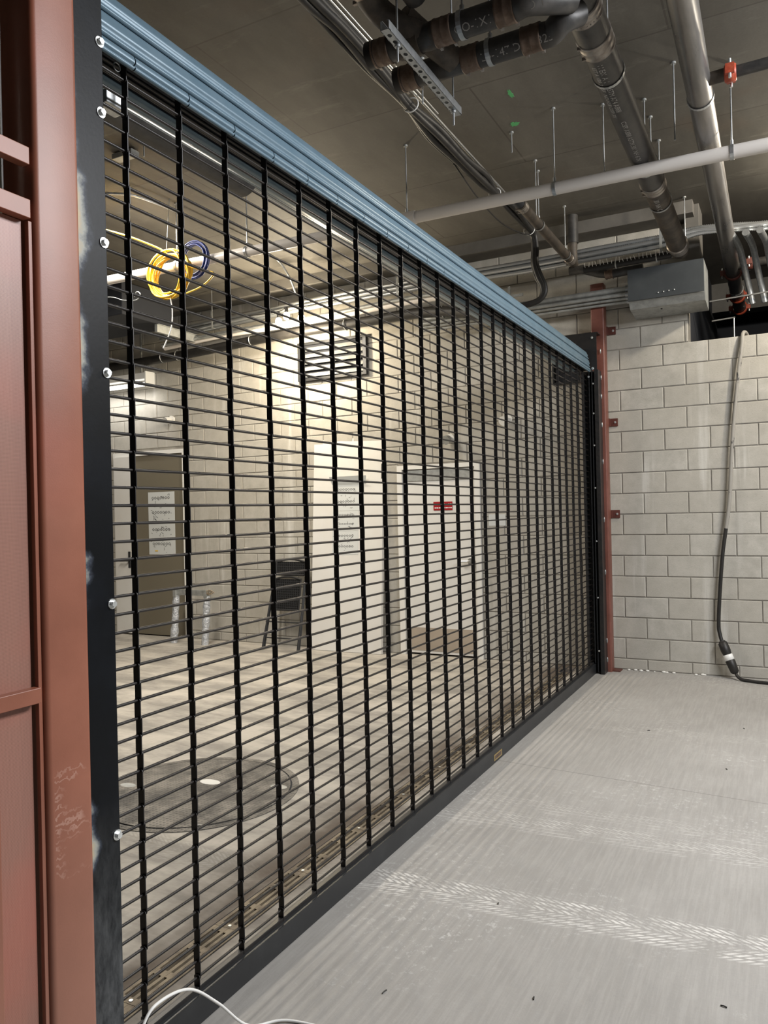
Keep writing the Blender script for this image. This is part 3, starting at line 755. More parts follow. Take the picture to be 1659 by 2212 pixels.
# debris along the wall foot
for i in range(14):
    x = random.choice((random.uniform(-1.25, -1.18), random.uniform(-1.07, -.95), random.uniform(-1.4, -.5)))
    s_ = random.uniform(.006, .016)
    o = MB().sphere((x, YW-.02-random.uniform(0, .03), s_*.45), s_, 6, 4, (1.4, .9, .6)).build('mortar_crumb', M['frame'], label='tiny pale mortar crumb on the floor along the foot of the block wall', cat='debris', group='mortar crumbs at the foot of the right-hand wall')
for i, (x, y) in enumerate(((-.75, 2.38), (-.35, 4.95), (-1.05, 2.9), (-.6, 2.0), (.02, 3.2), (-.9, 5.6), (-.3, 5.9), (-1.2, 2.2), (-.2, 2.6))):
    a = random.uniform(0, 3); L_ = random.uniform(.010, .026)
    MB().tube([(x, y, .0025), (x+L_*.5*math.cos(a), y+L_*.5*math.sin(a), .004), (x+L_*math.cos(a), y+L_*math.sin(a), .0025)], .0022, 5).build('floor_scrap', M['cable'], label='tiny dark scrap on the open floor '+('near the bottom edge, right of the white cable', 'beyond the saw joint, nearest the right edge', 'on the strongest tyre track', 'lowest in the view near the right half', 'at the right edge on the tyre track', 'halfway between the saw joint and the far guide', 'well beyond the saw joint toward the power cord', 'closest to the bottom bar in the foreground', 'right of the strongest tyre track start')[i], cat='debris', group='dark scraps on the open floor')

# white cable looping up at the bottom left
MB().tube(spline([(-1.47, 1.32, .01), (-1.49, 1.39, .15), (-1.50, 1.46, .258), (-1.50, 1.52, .283), (-1.50, 1.633, .252), (-1.49, 1.737, .157), (-1.47, 1.85, .03), (-1.40, 1.95, .006), (-1.2, 1.98, .006)], 8), .0042, 10).build('white_cable', M['white'], label='white cable arching off the floor in front of the gate bottom bar', cat='cable')

# ============================================================ WALL CORD (right)
cp = thing('power_cord', (-.45, 7.55, 0), 'thick dusty power cord hanging over the block wall to a connector near the floor', 'cord')
M['cordw'] = pbr('dusty_cord', (.31, .295, .265), .6, 0, (.035, .035, .037), 14, lo=.58, hi=.64, stretch=(1, 1, .5))
MB().tube(spline([(-.27, 7.95, 2.7), (-.28, 7.86, 3.0), (-.30, 7.76, 3.11), (-.325, 7.64, 3.10), (-.335, 7.605, 2.98), (-.366, 7.60, 2.758), (-.412, 7.60, 2.349), (-.44, 7.60, 2.0), (-.466, 7.60, 1.607), (-.50, 7.60, 1.35)], 8), .0165, 12).build('upper_cord', M['cordw'], cp)
MB().tube(spline([(-.50, 7.60, 1.352), (-.534, 7.60, 1.108), (-.565, 7.60, .75), (-.580, 7.60, .481), (-.570, 7.59, .39), (-.553, 7.575, .325)], 8), .0165, 12).build('lower_cord', M['cable'], cp)
ca, cb = Vector((-.556, 7.575, .335)), Vector((-.445, 7.54, .055)); dv = (cb-ca)
MB().tube([ca+dv*t for t in (0, .05, .06, .30, .42)], .04, 16, radii=[.026, .034, .040, .042, .036]).build('plug', M['cable'], cp)
MB().tube([ca+dv*t for t in (.42, .43, .58, .59)], .04, 16, radii=[.036, .041, .041, .036]).build('connector_band', M['white'], cp, label='white band on connector')
MB().tube([ca+dv*t for t in (.59, .62, .95, 1.0)], .04, 16, radii=[.036, .042, .036, .022]).build('socket', M['cable'], cp)
MB().tube(spline([cb-dv*.02, (-.41, 7.50, .022), (-.33, 7.46, .015), (-.15, 7.42, .015), (.4, 7.38, .015), (1.0, 7.42, .015)], 8), .014, 12).build('floor_cord', M['cable'], cp)

# ============================================================ CHAIR, STAND (behind the gate)
ch = thing('folding_chair', (-5.2, 7.5, 0), 'folded black lattice-back chair leaning on the wall left of the white slab', 'chair')
def lean(x, z, off=0): return (x, 7.33+z*.20-off, z)
def grid_panel(x0, x1, z0, z1, off, name):
    g = MB(); nx, nz = 13, int((z1-z0)/.026)
    y_ = lambda z: lean(0, z, off)[1]
    fx = (x1-x0)/nx; fz = (z1-z0)/nz
    for i in range(nx+1):
        sh = 0
        x = x0+i*fx
        g.tube([(x+.010, y_(z0), z0), (x-.010, y_(z1), z1)], .0032, 5)
    for j in range(nz+1):
        z = z0+j*fz; g.tube([(x0, y_(z), z), (x1, y_(z), z)], .0036, 5)
    for xx in (x0-.006, x1+.006): g.tube([(xx, y_(z0), z0), (xx, y_(z1), z1)], .010, 8)
    top = [(x0-.006+(x1-x0+.012)*t, y_(z1), z1+.03*math.sin(PI*t)) for t in [i/8 for i in range(9)]]
    g.tube(top, .012, 8); g.tube([(x0, y_(z0), z0), (x1, y_(z0), z0)], .012, 8)
    g.obox(((x0+x1)/2, y_((z0+z1)/2)+.006, (z0+z1)/2), Vector((1, 0, 0)), Vector((0, 1, -.2)).normalized(), Vector((0, .2, 1)).normalized(), (x1-x0)/2, .001, (z1-z0)/2)
    g.build(name, M['chair'], ch)
grid_panel(-5.38, -4.99, .86, 1.01, .02, 'backrest')
grid_panel(-5.37, -5.02, .46, .81, .035, 'seat')
for x0_, x1_ in ((-5.40, -5.47), (-4.97, -4.98)):
    MB().tube([lean(x1_, .012, -.0), lean((x0_+x1_)/2, .5, 0), lean(x0_, .98, .01)], .012, 10).build('leg', M['chairf'], ch)
    MB().tube([lean(x1_+.03, .012, .08), lean((x0_+x1_)/2+.02, .5, .05), lean(x0_+.012, .80, .045)], .011, 10).build('leg', M['chairf'], ch)
MB().tube([lean(-5.46, .32, .03), lean(-4.98, .32, .03)], .008, 8).build('stretcher', M['chairf'], ch)
MB().tube([lean(-5.46, .14, .04), lean(-4.98, .14, .04)], .008, 8).build('stretcher', M['chairf'], ch)

sd = thing('pipe_stand', (-6.5, 7.3, 0), 'low stand of two film-wrapped silver posts joined by a grey crossbar', 'stand')
for (xa, xb_) in ((-6.835, -6.775), (-6.335, -6.285)):
    pts = []; rad = []
    for i in range(15):
        t = i/14; pts.append((xa+(xb_-xa)*t+random.uniform(-.003, .003), 7.3, .0+.60*t)); rad.append(.048+random.uniform(-.006, .005)-.008*t)
    MB().tube(pts, .05, 16, radii=rad).build('wrapped_post', M['foil'], sd)
    MB().box(xb_-.022, xb_+.022, 7.255, 7.345, .58, .675, .003).build('post_head', M['galvd'], sd)
MB().box(-6.80, -6.26, 7.285, 7.315, .60, .668, .002).build('crossbar', M['galvd'], sd)
g = MB()
for i in range(8):
    a = random.uniform(0, 6); g.tube(spline([(-6.25+random.uniform(-.01, .04), 7.28, .62), (-6.22+.05*math.cos(a), 7.26, .65+.03*math.sin(a)), (-6.17+random.uniform(-.03, .02), 7.28, .62+random.uniform(0, .05))], 4), .004, 6)
g.build('wire_tangle', M['wood'], sd)

# ============================================================ OVERHEAD
def anchor(x, y, par, z=H):
    MB().cyl((x, y, z-.012), (x, y, z-.0005), .016, 14).build('anchor_flange', M['galvd'], par)
def rod_hanger(x, y, z0, lb, ring=None, rr=.05, ax='x', grp=None, top=H):
    t = thing('pipe_hanger', (x, y, top), lb, 'hanger', grp)
    MB().cyl((x, y, z0), (x, y, top-.001), .0052, 8).build('threaded_rod', M['galv'], t); anchor(x, y, t, top)
    if ring is not None:
        pts = []
        for i in range(24):
            a = 2*PI*i/24; c, s_ = math.cos(a)*rr, math.sin(a)*rr
            pts.append((x, y+c, ring+s_) if ax == 'x' else (x+c, y, ring+s_))
        g = MB()
        n = 24; hw = .011
        for i in range(n):
            a0, a1 = 2*PI*i/n, 2*PI*(i+1)/n; q = []
            for a in (a0, a1):
                for r_ in (rr, rr+.003):
                    for w_ in (-hw, hw):
                        q.append((x+w_, y+math.cos(a)*r_, ring+math.sin(a)*r_) if ax == 'x' else (x+math.cos(a)*r_, y+w_, ring+math.sin(a)*r_))
            g.add(q, [(2, 3, 7, 6), (0, 4, 5, 1), (0, 2, 6, 4), (1, 5, 7, 3)])
        g.build('clevis_ring', M['galv'], t)
        if z0 < ring+rr+.05: MB().cyl((x, y, ring+rr+.002), (x, y, ring+rr+.03), .011, 6).build('nut', M['galv'], t)
    return t

# white PVC pipe
pv = thing('pvc_pipe', (-2, 5.17, 3.75), 'white plastic pipe running across the whole garage below the other pipes', 'pipe')
PVY = lambda x: 5.235+(x+1.0)*.030
MB().cyl((-5.9, PVY(-5.9), 3.75), (-2.43, PVY(-2.43), 3.75), .040, 20).build('pipe_length', M['pvc'], pv)
MB().cyl((-2.43, PVY(-2.43), 3.75), (3.6, PVY(3.6), 3.75), .0425, 20).build('pipe_length', M['pvc'], pv)
MB().cyl((-2.56, PVY(-2.56), 3.75), (-2.40, PVY(-2.40), 3.75), .049, 20).build('coupling', M['pvc'], pv)
g1 = 'rod hangers carrying the white plastic pipe'
for x, lb in ((-1.365, 'rod and clevis hanger on the white pipe just left of the big black pipe'), (-.262, 'rod and clevis hanger on the white pipe near the right edge, beside the steel pipe'), (-2.47, 'rod hanger on the white pipe just above the blue-grey coil slats'), (-3.92, 'rod hanger on the white pipe right of the yellow cable coil'), (-4.66, 'rod hanger on the white pipe at the yellow and blue cable coils')):
    rod_hanger(x, PVY(x), 3.80, lb, 3.75, .044, 'x', g1)

# big black no-hub pipe
bp = thing('soil_pipe', (-.785, 5, 3.84), 'large black cast iron pipe with white stencilled letters running back from the top centre', 'pipe')
BX = -.800; BZ = 3.885; BR = .0805
def ZB(y): return 3.90-(y-3.6)*.022
def bcyl(y0, y1, R, nm, mt): MB().cyl((BX, y0, ZB(y0)), (BX, y1, ZB(y1)), R, 32).build(nm, M[mt], bp)
bcyl(1.6, 3.60, BR, 'pipe_length', 'iron'); bcyl(3.60, 3.92, BR*1.05, 'fitting', 'iron'); bcyl(3.92, 5.74, BR, 'pipe_length', 'iron'); bcyl(5.74, 7.20, BR*.97, 'pipe_length', 'irond')
def banded(x, y, z, R, ax, par, wd=.095, mat='band', wide=True):
    g = MB()
    d = {'x': Vector((1, 0, 0)), 'y': Vector((0, 1, 0))}[ax] if isinstance(ax, str) else Vector(ax).normalized()
    c = Vector((x, y, z))
    prof = [(-.5, 1.02), (-.5, 1.09), (-.42, 1.10), (-.36, 1.06), (-.08, 1.06), (-.02, 1.095), (.02, 1.095), (.08, 1.06), (.36, 1.06), (.42, 1.10), (.5, 1.09), (.5, 1.02)]
    g.tube([c+d*(wd*a) for a, b2 in prof], R, 28, radii=[R*b2 for a, b2 in prof], cap=False)
    o = g.build('coupling_band', M[mat], par)
    side = d.cross(Vector((0, 0, 1))); side.normalize()
    for s_ in (-.42, .42):
        p = c+d*(wd*s_)+Vector((0, 0, -R*.72))-side*R*.80
        MB().obox(p, d, side, Vector((0, 0, 1)), .007, .013, .008).build('clamp_screw', M['band'], o)
    return o
for y, wd_ in ((3.63, .085), (3.90, .12), (5.74, .10), (7.12, .11)): banded(BX, y, ZB(y), BR, 'y', bp, wd_)
bcyl(7.19, 7.26, BR*.98, 'stub', 'irond')
for y, lb in ((4.22, 'ring hanger on the big black pipe nearest its stencilled letters'), (5.42, 'ring hanger on the big black pipe just before it crosses the white pipe'), (6.08, 'ring hanger on the big black pipe just past the white pipe')):
    rod_hanger(BX, y, ZB(y)+BR+.004, lb, ZB(y), BR*1.03, 'y', 'ring hangers on the big black pipe')
def text_on_pipe(txt, size, wrap, par, mat, name='lettering'):
    cu = bpy.data.curves.new('t', 'FONT'); cu.body = txt; cu.size = size; cu.resolution_u = 2
    to = bpy.data.objects.new('t', cu); COL.objects.link(to)
    bpy.context.view_layer.update()
    me = bpy.data.meshes.new_from_object(to.evaluated_get(bpy.context.evaluated_depsgraph_get()))
    bpy.data.objects.remove(to)
    vs = [wrap(v.co.x, v.co.y) for v in me.vertices]; fs = [tuple(p.vertices) for p in me.polygons]
    MB().add(vs, fs).build(name, M[mat], par, kind='stuff'); bpy.data.meshes.remove(me)
M['stencil'] = pbr('stencil_white', (.42, .41, .39), .7)
def wrapB(a0, y0):
    def f_(u, v):
        a = a0+v/BR; r = BR+.0008
        return (BX+math.cos(a)*r, y0+u, ZB(y0+u)+math.sin(a)*r)
    return f_
random.seed(11)
text_on_pipe('I I E01 A 1   ASTM A74 A888', .042, wrapB(math.radians(-100), 4.00), bp, 'stencil')
text_on_pipe('EST A VBA 3 NSF   NO-HUB CISPI 301', .034, wrapB(math.radians(-124), 4.02), bp, 'stencil')
text_on_pipe('CISPI A888 ASTM 301 NH 6 IN', .042, wrapB(math.radians(-100), 4.62), bp, 'stencil')
text_on_pipe('301 NH C', .05, wrapB(math.radians(-100), 5.85), bp, 'stencil')

# steel pipe on the right with tee and red couplings
sp = thing('steel_pipe', (-.4, 5, 3.83), 'bare grey steel pipe at the upper right ending in red grooved couplings', 'pipe')
SX = lambda y: -.379-(y-3.7)*.012; SR = .067; SZ = 3.875
MB().cyl((SX(1.6), 1.6, SZ), (SX(6.5), 6.5, SZ), SR, 30).build('pipe_length', M['steelpipe'], sp)
MB().cyl((SX(6.5), 6.5, SZ), (SX(9.4), 9.4, SZ), SR, 28).build('pipe_length', M['steelpipe'], sp)
MB().cyl((SX(9.4), 9.4, SZ), (SX(10.1), 10.1, SZ), SR*.98, 28).build('pipe_tail', M['iron'], sp)
def grooved(x, y, z, R, par, mat='redc', ax='y'):
    d = Vector((0, 1, 0)) if ax == 'y' else Vector((1, 0, 0)); c = Vector((x, y, z)); g = MB()
    g.tube([c+d*a for a in (-.030, -.026, 0, .026, .030)], R, 26, radii=[R*1.05, R*1.22, R*1.30, R*1.22, R*1.05], cap=False)
    side = d.cross(Vector((0, 0, 1)))
    for s_ in (-1, 1):
        g.obox(c+side*(s_*R*1.48), d, side, Vector((0, 0, 1)), .022, R*.26, .026)
    o = g.build('grooved_coupling', M[mat], par); g = MB()
    for s_ in (-1, 1): MB().cyl(c+side*(s_*R*1.5)+Vector((0, 0, -.05)), c+side*(s_*R*1.5)+Vector((0, 0, .05)), .008, 8).build('bolt', M['zinc'], o)
    return o
M['redd'] = pbr('dull_red_coupling', (.15, .05, .04), .5)
grooved(SX(8.42), 8.42, SZ, SR, sp, 'redd'); grooved(SX(9.4), 9.4, SZ, SR, sp); grooved(SX(9.98), 9.98, SZ, SR, sp)
MB().cyl((SX(4.55), 4.55, SZ), (-.25, 4.54, SZ), .034, 20).build('branch_outlet', M['irond'], sp)
MB().cyl((-.25, 4.54, SZ), (3.2, 4.46, SZ), .030, 20).build('branch_pipe', M['iron'], sp, label='dark branch pipe running right')
grooved(-.225, 4.54, SZ, .036, sp, 'redc', 'x')
MB().cyl((SX(8.2), 8.2, SZ), (3.2, 8.14, SZ), .042, 20).build('branch_pipe', M['iron'], sp)
grooved(-.28, 8.2, SZ, .046, sp, 'redd', 'x')
rod_hanger(SX(4.72), 4.72, SZ+SR, 'ring hanger on the steel pipe next to its side branch', SZ, SR*1.04, 'y', 'ring hangers on the steel pipe')
rod_hanger(SX(9.1), 9.1, SZ+SR, 'ring hanger on the far end of the steel pipe by the orange-red coupling', SZ, SR*1.04, 'y', 'ring hangers on the steel pipe')

# upper centre pipes A and B joining the big pipe
pa = thing('branch_pipes', (-1.3, 3.4, 3.72), 'dark branch pipes with wye fittings and banded capped ends at the top centre', 'pipe')
AR = .056
AY, BY, AZ = 3.235, 3.49, 3.735
MB().cyl((-1.70, AY, AZ), (-1.00, AY, AZ), AR, 26).build('pipe_length', M['iron'], pa)
MB().tube(spline([(-1.00, AY, AZ), (-.94, AY-.01, AZ), (-.86, AY+.06, AZ+.02), (-.80, AY+.16, AZ+.06)], 6), AR, 26).build('elbow', M['iron'], pa)
MB().cyl((-1.68, BY, AZ), (-.97, BY, AZ), AR, 26).build('pipe_length', M['iron'], pa)
MB().tube(spline([(-.97, BY, AZ), (-.91, BY, AZ), (-.85, BY-.03, AZ+.02), (-.79, BY+.03, AZ+.07)], 6), AR, 26).build('elbow', M['iron'], pa)
for x, y in ((-1.675, AY), (-1.655, BY)):
    MB().cyl((x-.045, y, AZ), (x+.0, y, AZ), AR*1.08, 26).build('end_cap', M['cable'], pa)
    banded(x+.03, y, AZ, AR, 'x', pa, .085, 'bandd')
MB().tube(spline([(-1.56, AY, AZ), (-1.45, AY+.0, AZ)], 3), AR*1.12, 24).build('wye_body', M['irond'], pa)
MB().tube(spline([(-1.52, BY-.30, AZ+.10), (-1.47, AY+.06, AZ+.06), (-1.38, BY-.02, AZ)], 6), AR*1.03, 24).build('wye_arm', M['irond'], pa)
MB().tube(spline([(-1.62, 2.75, AZ+.16), (-1.62, 3.0, AZ+.15), (-1.58, 3.13, AZ+.09), (-1.45, AY-.005, AZ+.01), (-1.36, AY, AZ)], 7), AR*1.03, 24).build('wye_arm', M['irond'], pa)
MB().cyl((-1.62, 1.9, AZ+.16), (-1.62, 2.80, AZ+.16), AR, 24).build('pipe_length', M['iron'], pa)
MB().cyl((-1.42, 1.9, AZ+.13), (-1.42, 3.13, AZ+.13), AR, 24).build('pipe_length', M['iron'], pa)
banded(-1.62, 2.98, AZ+.152, AR, 'y', pa, .09, 'bandd')
banded(-1.33, AY, AZ, AR, 'x', pa, .085, 'bandd'); banded(-1.30, BY, AZ, AR, 'x', pa, .085, 'bandd')
banded(-1.04, AY, AZ, AR, 'x', pa, .085, 'bandd'); banded(-1.00, BY, AZ, AR, 'x', pa, .09, 'bandd')
def wrapA(x0, yy, a0):
    def f_(u, v):
        a = a0-v/AR; r = AR+.0008
        return (x0+u, yy-math.cos(a)*r, AZ-math.sin(a)*r)
    return f_
M['chalk'] = pbr('chalk_marks', (.30, .29, .27), .8)
text_on_pipe('GO-1X1 G 3MSO 1', .05, wrapA(-1.27, AY, math.radians(62)), pa, 'chalk')
text_on_pipe('Lo-147 DP  8325', .05, wrapA(-1.24, BY, math.radians(62)), pa, 'chalk')
for x, y, lb in ((-1.245, AY, 'strap hanger on the rear dark branch pipe'), (-1.205, BY, 'strap hanger on the front dark branch pipe')):
    rod_hanger(x, y, AZ+AR, lb, AZ, AR*1.04, 'x', 'strap hangers on the branch pipes')

# strut channel with holes
stt = thing('strut_channel', (-1.46, 3.3, 3.62), 'perforated galvanized strut channel hanging under the branch pipes', 'strut')
x0_, x1_, yA, yB, zb = -1.485, -1.444, 2.90, 3.715, 3.60
g = MB()
n = 15; pitch = (yB-yA-.04)/n
bm = bmesh.new()
def strip_holes():
    vs, fs = [], []
    for i in range(n):
        ya = yA+.02+i*pitch; yb2 = ya+pitch; cyy = (ya+yb2)/2; cxx = (x0_+x1_)/2; hr = .0095
        b0 = len(vs); m_ = 16
        for j in range(m_):
            a = 2*PI*(j+.5)/m_; vs.append((cxx+hr*math.cos(a), cyy+hr*1.35*math.sin(a), zb))
        for j in range(m_):
            a = 2*PI*(j+.5)/m_; c, s_ = math.cos(a), math.sin(a); k = 1/max(abs(c), abs(s_))
            vs.append((cxx+(x1_-x0_)/2*max(-1, min(1, c*k)), cyy+(yb2-ya)/2*max(-1, min(1, s_*k)), zb))
        for j in range(m_):
            j2 = (j+1) % m_; fs.append((b0+j, b0+m_+j, b0+m_+j2, b0+j2))
    vs2 = vs+[(a, b2, c+.0025) for a, b2, c in vs]; o_ = len(vs)
    fs2 = [tuple(reversed(f_)) for f_ in fs]+[tuple(i+o_ for i in f_) for f_ in fs]
    for i in range(n):
        b0 = i*32
        for j in range(16): fs2.append((b0+j, b0+(j+1) % 16, o_+b0+(j+1) % 16, o_+b0+j))
    g.add(vs2, fs2)
strip_holes(); bm.free()
g.box(x0_, x1_, yA, yA+.02, zb, zb+.0025); g.box(x0_, x1_, yB-.02, yB, zb, zb+.0025)
g.box(x0_, x0_+.0025, yA, yB, zb, zb+.041); g.box(x1_-.0025, x1_, yA, yB, zb, zb+.041)
g.box(x0_, x0_+.010, yA, yB, zb+.039, zb+.041); g.box(x1_-.010, x1_, yA, yB, zb+.039, zb+.041)
g.build('channel', M['galv'], stt)
for y in (3.02, 3.655):
    MB().cyl((-1.4645, y, zb-.075), (-1.4645, y, H-.001), .0052, 8).build('threaded_rod', M['galv'], stt)
    MB().cyl((-1.4645, y, zb-.012), (-1.4645, y, zb-.001), .014, 6).build('nut', M['galv'], stt)

# thin brown pipe beyond
br_ = thing('drain_pipe', (-1.735, 6.5, 3.85), 'thinner brownish pipe running back beside the cable bundle to the wall', 'pipe')
MB().cyl((-1.735, 5.62, 3.86), (-1.735, 7.28, 3.86), .040, 20).build('pipe_length', M['irond'], br_)
banded(-1.735, 5.68, 3.86, .040, 'y', br_, .07, 'band'); banded(-1.735, 7.12, 3.86, .040, 'y', br_, .09, 'band')
MB().cyl((-1.735, 5.50, 3.86), (-1.735, 5.64, 3.86), .037, 20).build('open_end', M['dark'], br_)
MB().cyl((-1.735, 7.23, 4.04), (-1.735, 7.23, H-.001), .055, 22).build('riser', M['iron'], br_)
MB().tube([(-1.735, 7.23, 4.10), (-1.735, 7.23, 4.05), (-1.735, 7.23, 3.95), (-1.735, 7.25, 3.86)], .04, 20, radii=[.047, .047, .042, .042]).build('reducer', M['irond'], br_)
MB().tube([(-1.78, 7.28, 3.80), (-1.66, 7.28, 3.80), (-1.50, 7.30, 3.74), (-1.40, 7.30, 3.72), (-1.12, 7.30, 3.73)], .040, 20).build('side_run', M['iron'], br_)
banded(-1.42, 7.30, 3.722, .040, (1, 0, .02), br_, .07, 'bandd')
for y, lb in ((6.12, 'ring hanger on the thin brown pipe near the cable bundle'), (6.96, 'ring hanger on the thin brown pipe near its far fitting')):
    rod_hanger(-1.735, y, 3.90, lb, 3.86, .043, 'y', 'ring hangers on the thin brown pipe')

# cable bundle
cbn = thing('cable_bundle', (-1.97, 5, 4.0), 'bundle of thick black cables tied along the ceiling, dropping at its far end', 'cable')
offs = [(0, 0), (.030, .008), (.012, .030), (-.024, .014), (.040, .030)]
for i, (dx, dz) in enumerate(offs):
    rr = random.Random(i+20); pts = []
    for y in (1.9, 2.6, 3.1, 3.4, 3.8, 4.2, 4.6, 5.0, 5.4, 5.7, 6.1, 6.5):
        k = .35 if y in (4.2, 5.7) else 1
        pts.append((-1.985+dx*k*1.2+rr.uniform(-.014, .014)*k+(.02 if y > 5 else 0), y, 4.01+dz*k+rr.uniform(-.012, .012)*k-(.03*math.sin((y-4.3)*2.2) if 4.3 < y < 5.7 else 0)))
    if i < 4:
        pts += [(-1.955+dx*.6, 6.68, 4.0+dz*.3), (-1.95+dx*.7, 6.71, 3.88), (-1.955+dx*.7, 6.71, 3.75), (-1.92+dx*.9, 6.71, 3.62), (-1.885+dx*.8, 6.71, 3.54), (-1.885+dx*.6, 6.71, 3.46), (-1.95+dx*.3, 6.71, 3.40+dz*.4), (-2.10, 6.70, 3.38+dz*.4), (-2.3, 6.70, 3.40+dz*.4)]
    MB().tube(spline(pts, 5), .022 if i != 3 else .012, 10).build('cable_strand', M['cable'], cbn)
MB().tube(spline([(-2.01, 5.0, 3.98), (-2.03, 5.5, 3.93), (-2.02, 6.0, 3.90), (-1.98, 6.4, 3.93), (-1.96, 6.66, 3.99)], 6), .006, 8).build('cable_strand', M['cable'], cbn)
for y in (4.22, 5.72, 6.62):
    g = MB(); pts = [(-1.965+.048*math.cos(a), y, 4.02+.042*math.sin(a)) for a in [2*PI*i/18 for i in range(18)]]; g.tube(pts, .004, 6, closed=True); g.build('cable_tie', M['white'], cbn)
for (x, y, zt) in ((-1.90, 4.25, 4.06), (-1.70, 5.93, 3.9)):
    rod_hanger(x, y, zt-.04, 'thin rod hanger holding the cable bundle' + (' beside the perforated strut' if y < 5 else ' near the thin brown pipe'), None, .05, 'y')
e1 = MB().cyl((-1.93, 1.9, 4.075), (-1.935, 7.2, 4.075), .0095, 12); e1.cyl((-1.905, 1.9, 4.08), (-1.91, 4.5, 4.08), .006, 8)
e1.build('steel_conduit', M['emt'], label='bright straight steel conduit running back just above the black cable bundle', cat='conduit')

# corrugated flexible conduits (geometry: ringed tubes)
def flex(path, r, name, label, group=None, parent=None):
    pts = spline(path, 10)
    # resample to ring pitch
    out = [pts[0]]; acc = 0; step = .0085
    for a, b2 in zip(pts, pts[1:]):
        L_ = (b2-a).length; t = step-acc
        while t <= L_:
            out.append(a+(b2-a)*(t/L_)); t += step
        acc = L_-(t-step)
    rad = [r*(1.0 if i % 2 else .78) for i in range(len(out))]
    return MB().tube(out, r, 10, radii=rad).build(name, M['flex'], parent, label=label, cat='conduit' if label else None, group=group)
fb = thing('flexible_conduits', (-2.5, 7.1, 3.9), 'bundle of corrugated steel conduits strapped below the ceiling near the back wall', 'conduit')
base = [(-7.0, 3.90), (-6.23, 3.925), (-5.4, 3.955), (-4.5, 3.98), (-3.2, 3.99), (-2.2, 3.985), (-1.5, 3.995), (-.95, 4.0), (-.66, 4.01), (-.38, 3.985), (-.10, 3.96), (.4, 3.95), (2.2, 3.96)]
for i, (dy, dz) in enumerate(((-.02, 0), (-.045, -.046), (-.01, -.085), (.03, -.050))):
    rr = random.Random(i+3)
    flex([(x, 7.36+dy*.7+rr.uniform(-.006, .006), z+dz*(.45 if x > -.9 and x < .3 else 1)+rr.uniform(-.006, .006)) for x, z in base], .024, 'conduit_run', None, None, fb)
g = MB(); 
for x in (-6.1, -3.6, -.96):
    g = MB(); g.box(x-.012, x+.012, 7.282, 7.286, 3.84, 4.04); g.box(x-.012, x+.012, 7.282, 7.42, 3.836, 3.84); g.build('strap', M['galvd'], fb)
    MB().cyl((x, 7.29, 4.04), (x, 7.29, H-.001), .005, 8).build('threaded_rod', M['galv'], fb)

# rigid conduits to the grey box
rc = thing('rigid_conduits', (-2, 7.35, 3.55), 'row of straight galvanized conduits running along the back wall into the grey box', 'conduit')
for i, (y, z, r) in enumerate(((7.40, 3.585, .030), (7.36, 3.530, .018), (7.40, 3.505, .016), (7.44, 3.48, .016))):
    MB().cyl((-3.4, y, z), (-1.25, y, z), r, 16).build('conduit_length', M['galvd'], rc)
    MB().cyl((-1.29, y, z), (-1.247, y, z), r*1.3, 12).build('connector', M['galv'], rc)
stc = thing('strut_bracket', (-2.3, 7.2, 3.6), 'small steel strut bracket by the curling end of the cable bundle', 'bracket')
MB().box(-2.33, -2.31, 7.10, 7.125, 3.50, 3.70).build('upright', M['galvd'], stc); MB().box(-2.36, -2.18, 7.08, 7.10, 3.585, 3.61).build('arm', M['galvd'], stc)

bx = thing('junction_box', (-.92, 7.4, 3.35), 'large grey steel junction box with a dark front, mounted high on the back wall', 'electrical box')
pr = [(7.645, 3.345), (7.33, 3.37), (7.27, 3.43), (7.25, 3.71), (7.645, 3.71)]
g = MB(); n = len(pr); vs = [(-1.245, y, z) for y, z in pr]+[(-.605, y, z) for y, z in pr]
g.add(vs, [tuple(range(n)), tuple(reversed(range(n, 2*n)))]+[(i, n+i, n+(i+1) % n, (i+1) % n) for i in range(n)]); g.build('enclosure', M['galvd'], bx)
MB().box(-1.247, -.604, 7.238, 7.249, 3.428, 3.712, .002).build('cover', M['box'], bx)
for i in range(4): MB().sphere((-.985+i*.045, 7.236, 3.47+i*.002), .006, 8, 6).build('screw', M['zinc'], bx)
MB().box(-.99, -.975, 7.40, 7.42, 3.360, 3.368).build('knockout', M['dark'], bx)

# small black ties trough along the wall (cable ties on dark pipe)
dp = thing('tied_pipe', (-1.1, 7.2, 3.75), 'dark pipe wrapped with cable ties just above the grey box', 'pipe')
MB().cyl((-1.62, 7.16, 3.755), (-.86, 7.16, 3.765), .030, 16).build('pipe_length', M['cable'], dp)
g = MB()
for i in range(22):
    x = -1.6+i*.034; g.cyl((x, 7.13, 3.765), (x+random.uniform(-.01, .01), 7.11, 3.765+random.uniform(.02, .05)), .0022, 5)
g.build('tie_tail', M['white'], dp, kind='stuff')
for x in (-1.33, -.98):
    g = MB(); pts = [(x, 7.16+.036*math.cos(a), 3.76+.036*math.sin(a)) for a in [2*PI*i/14 for i in range(14)]]; g.tube(pts, .006, 6, closed=True); g.build('strap', M['galvd'], dp)

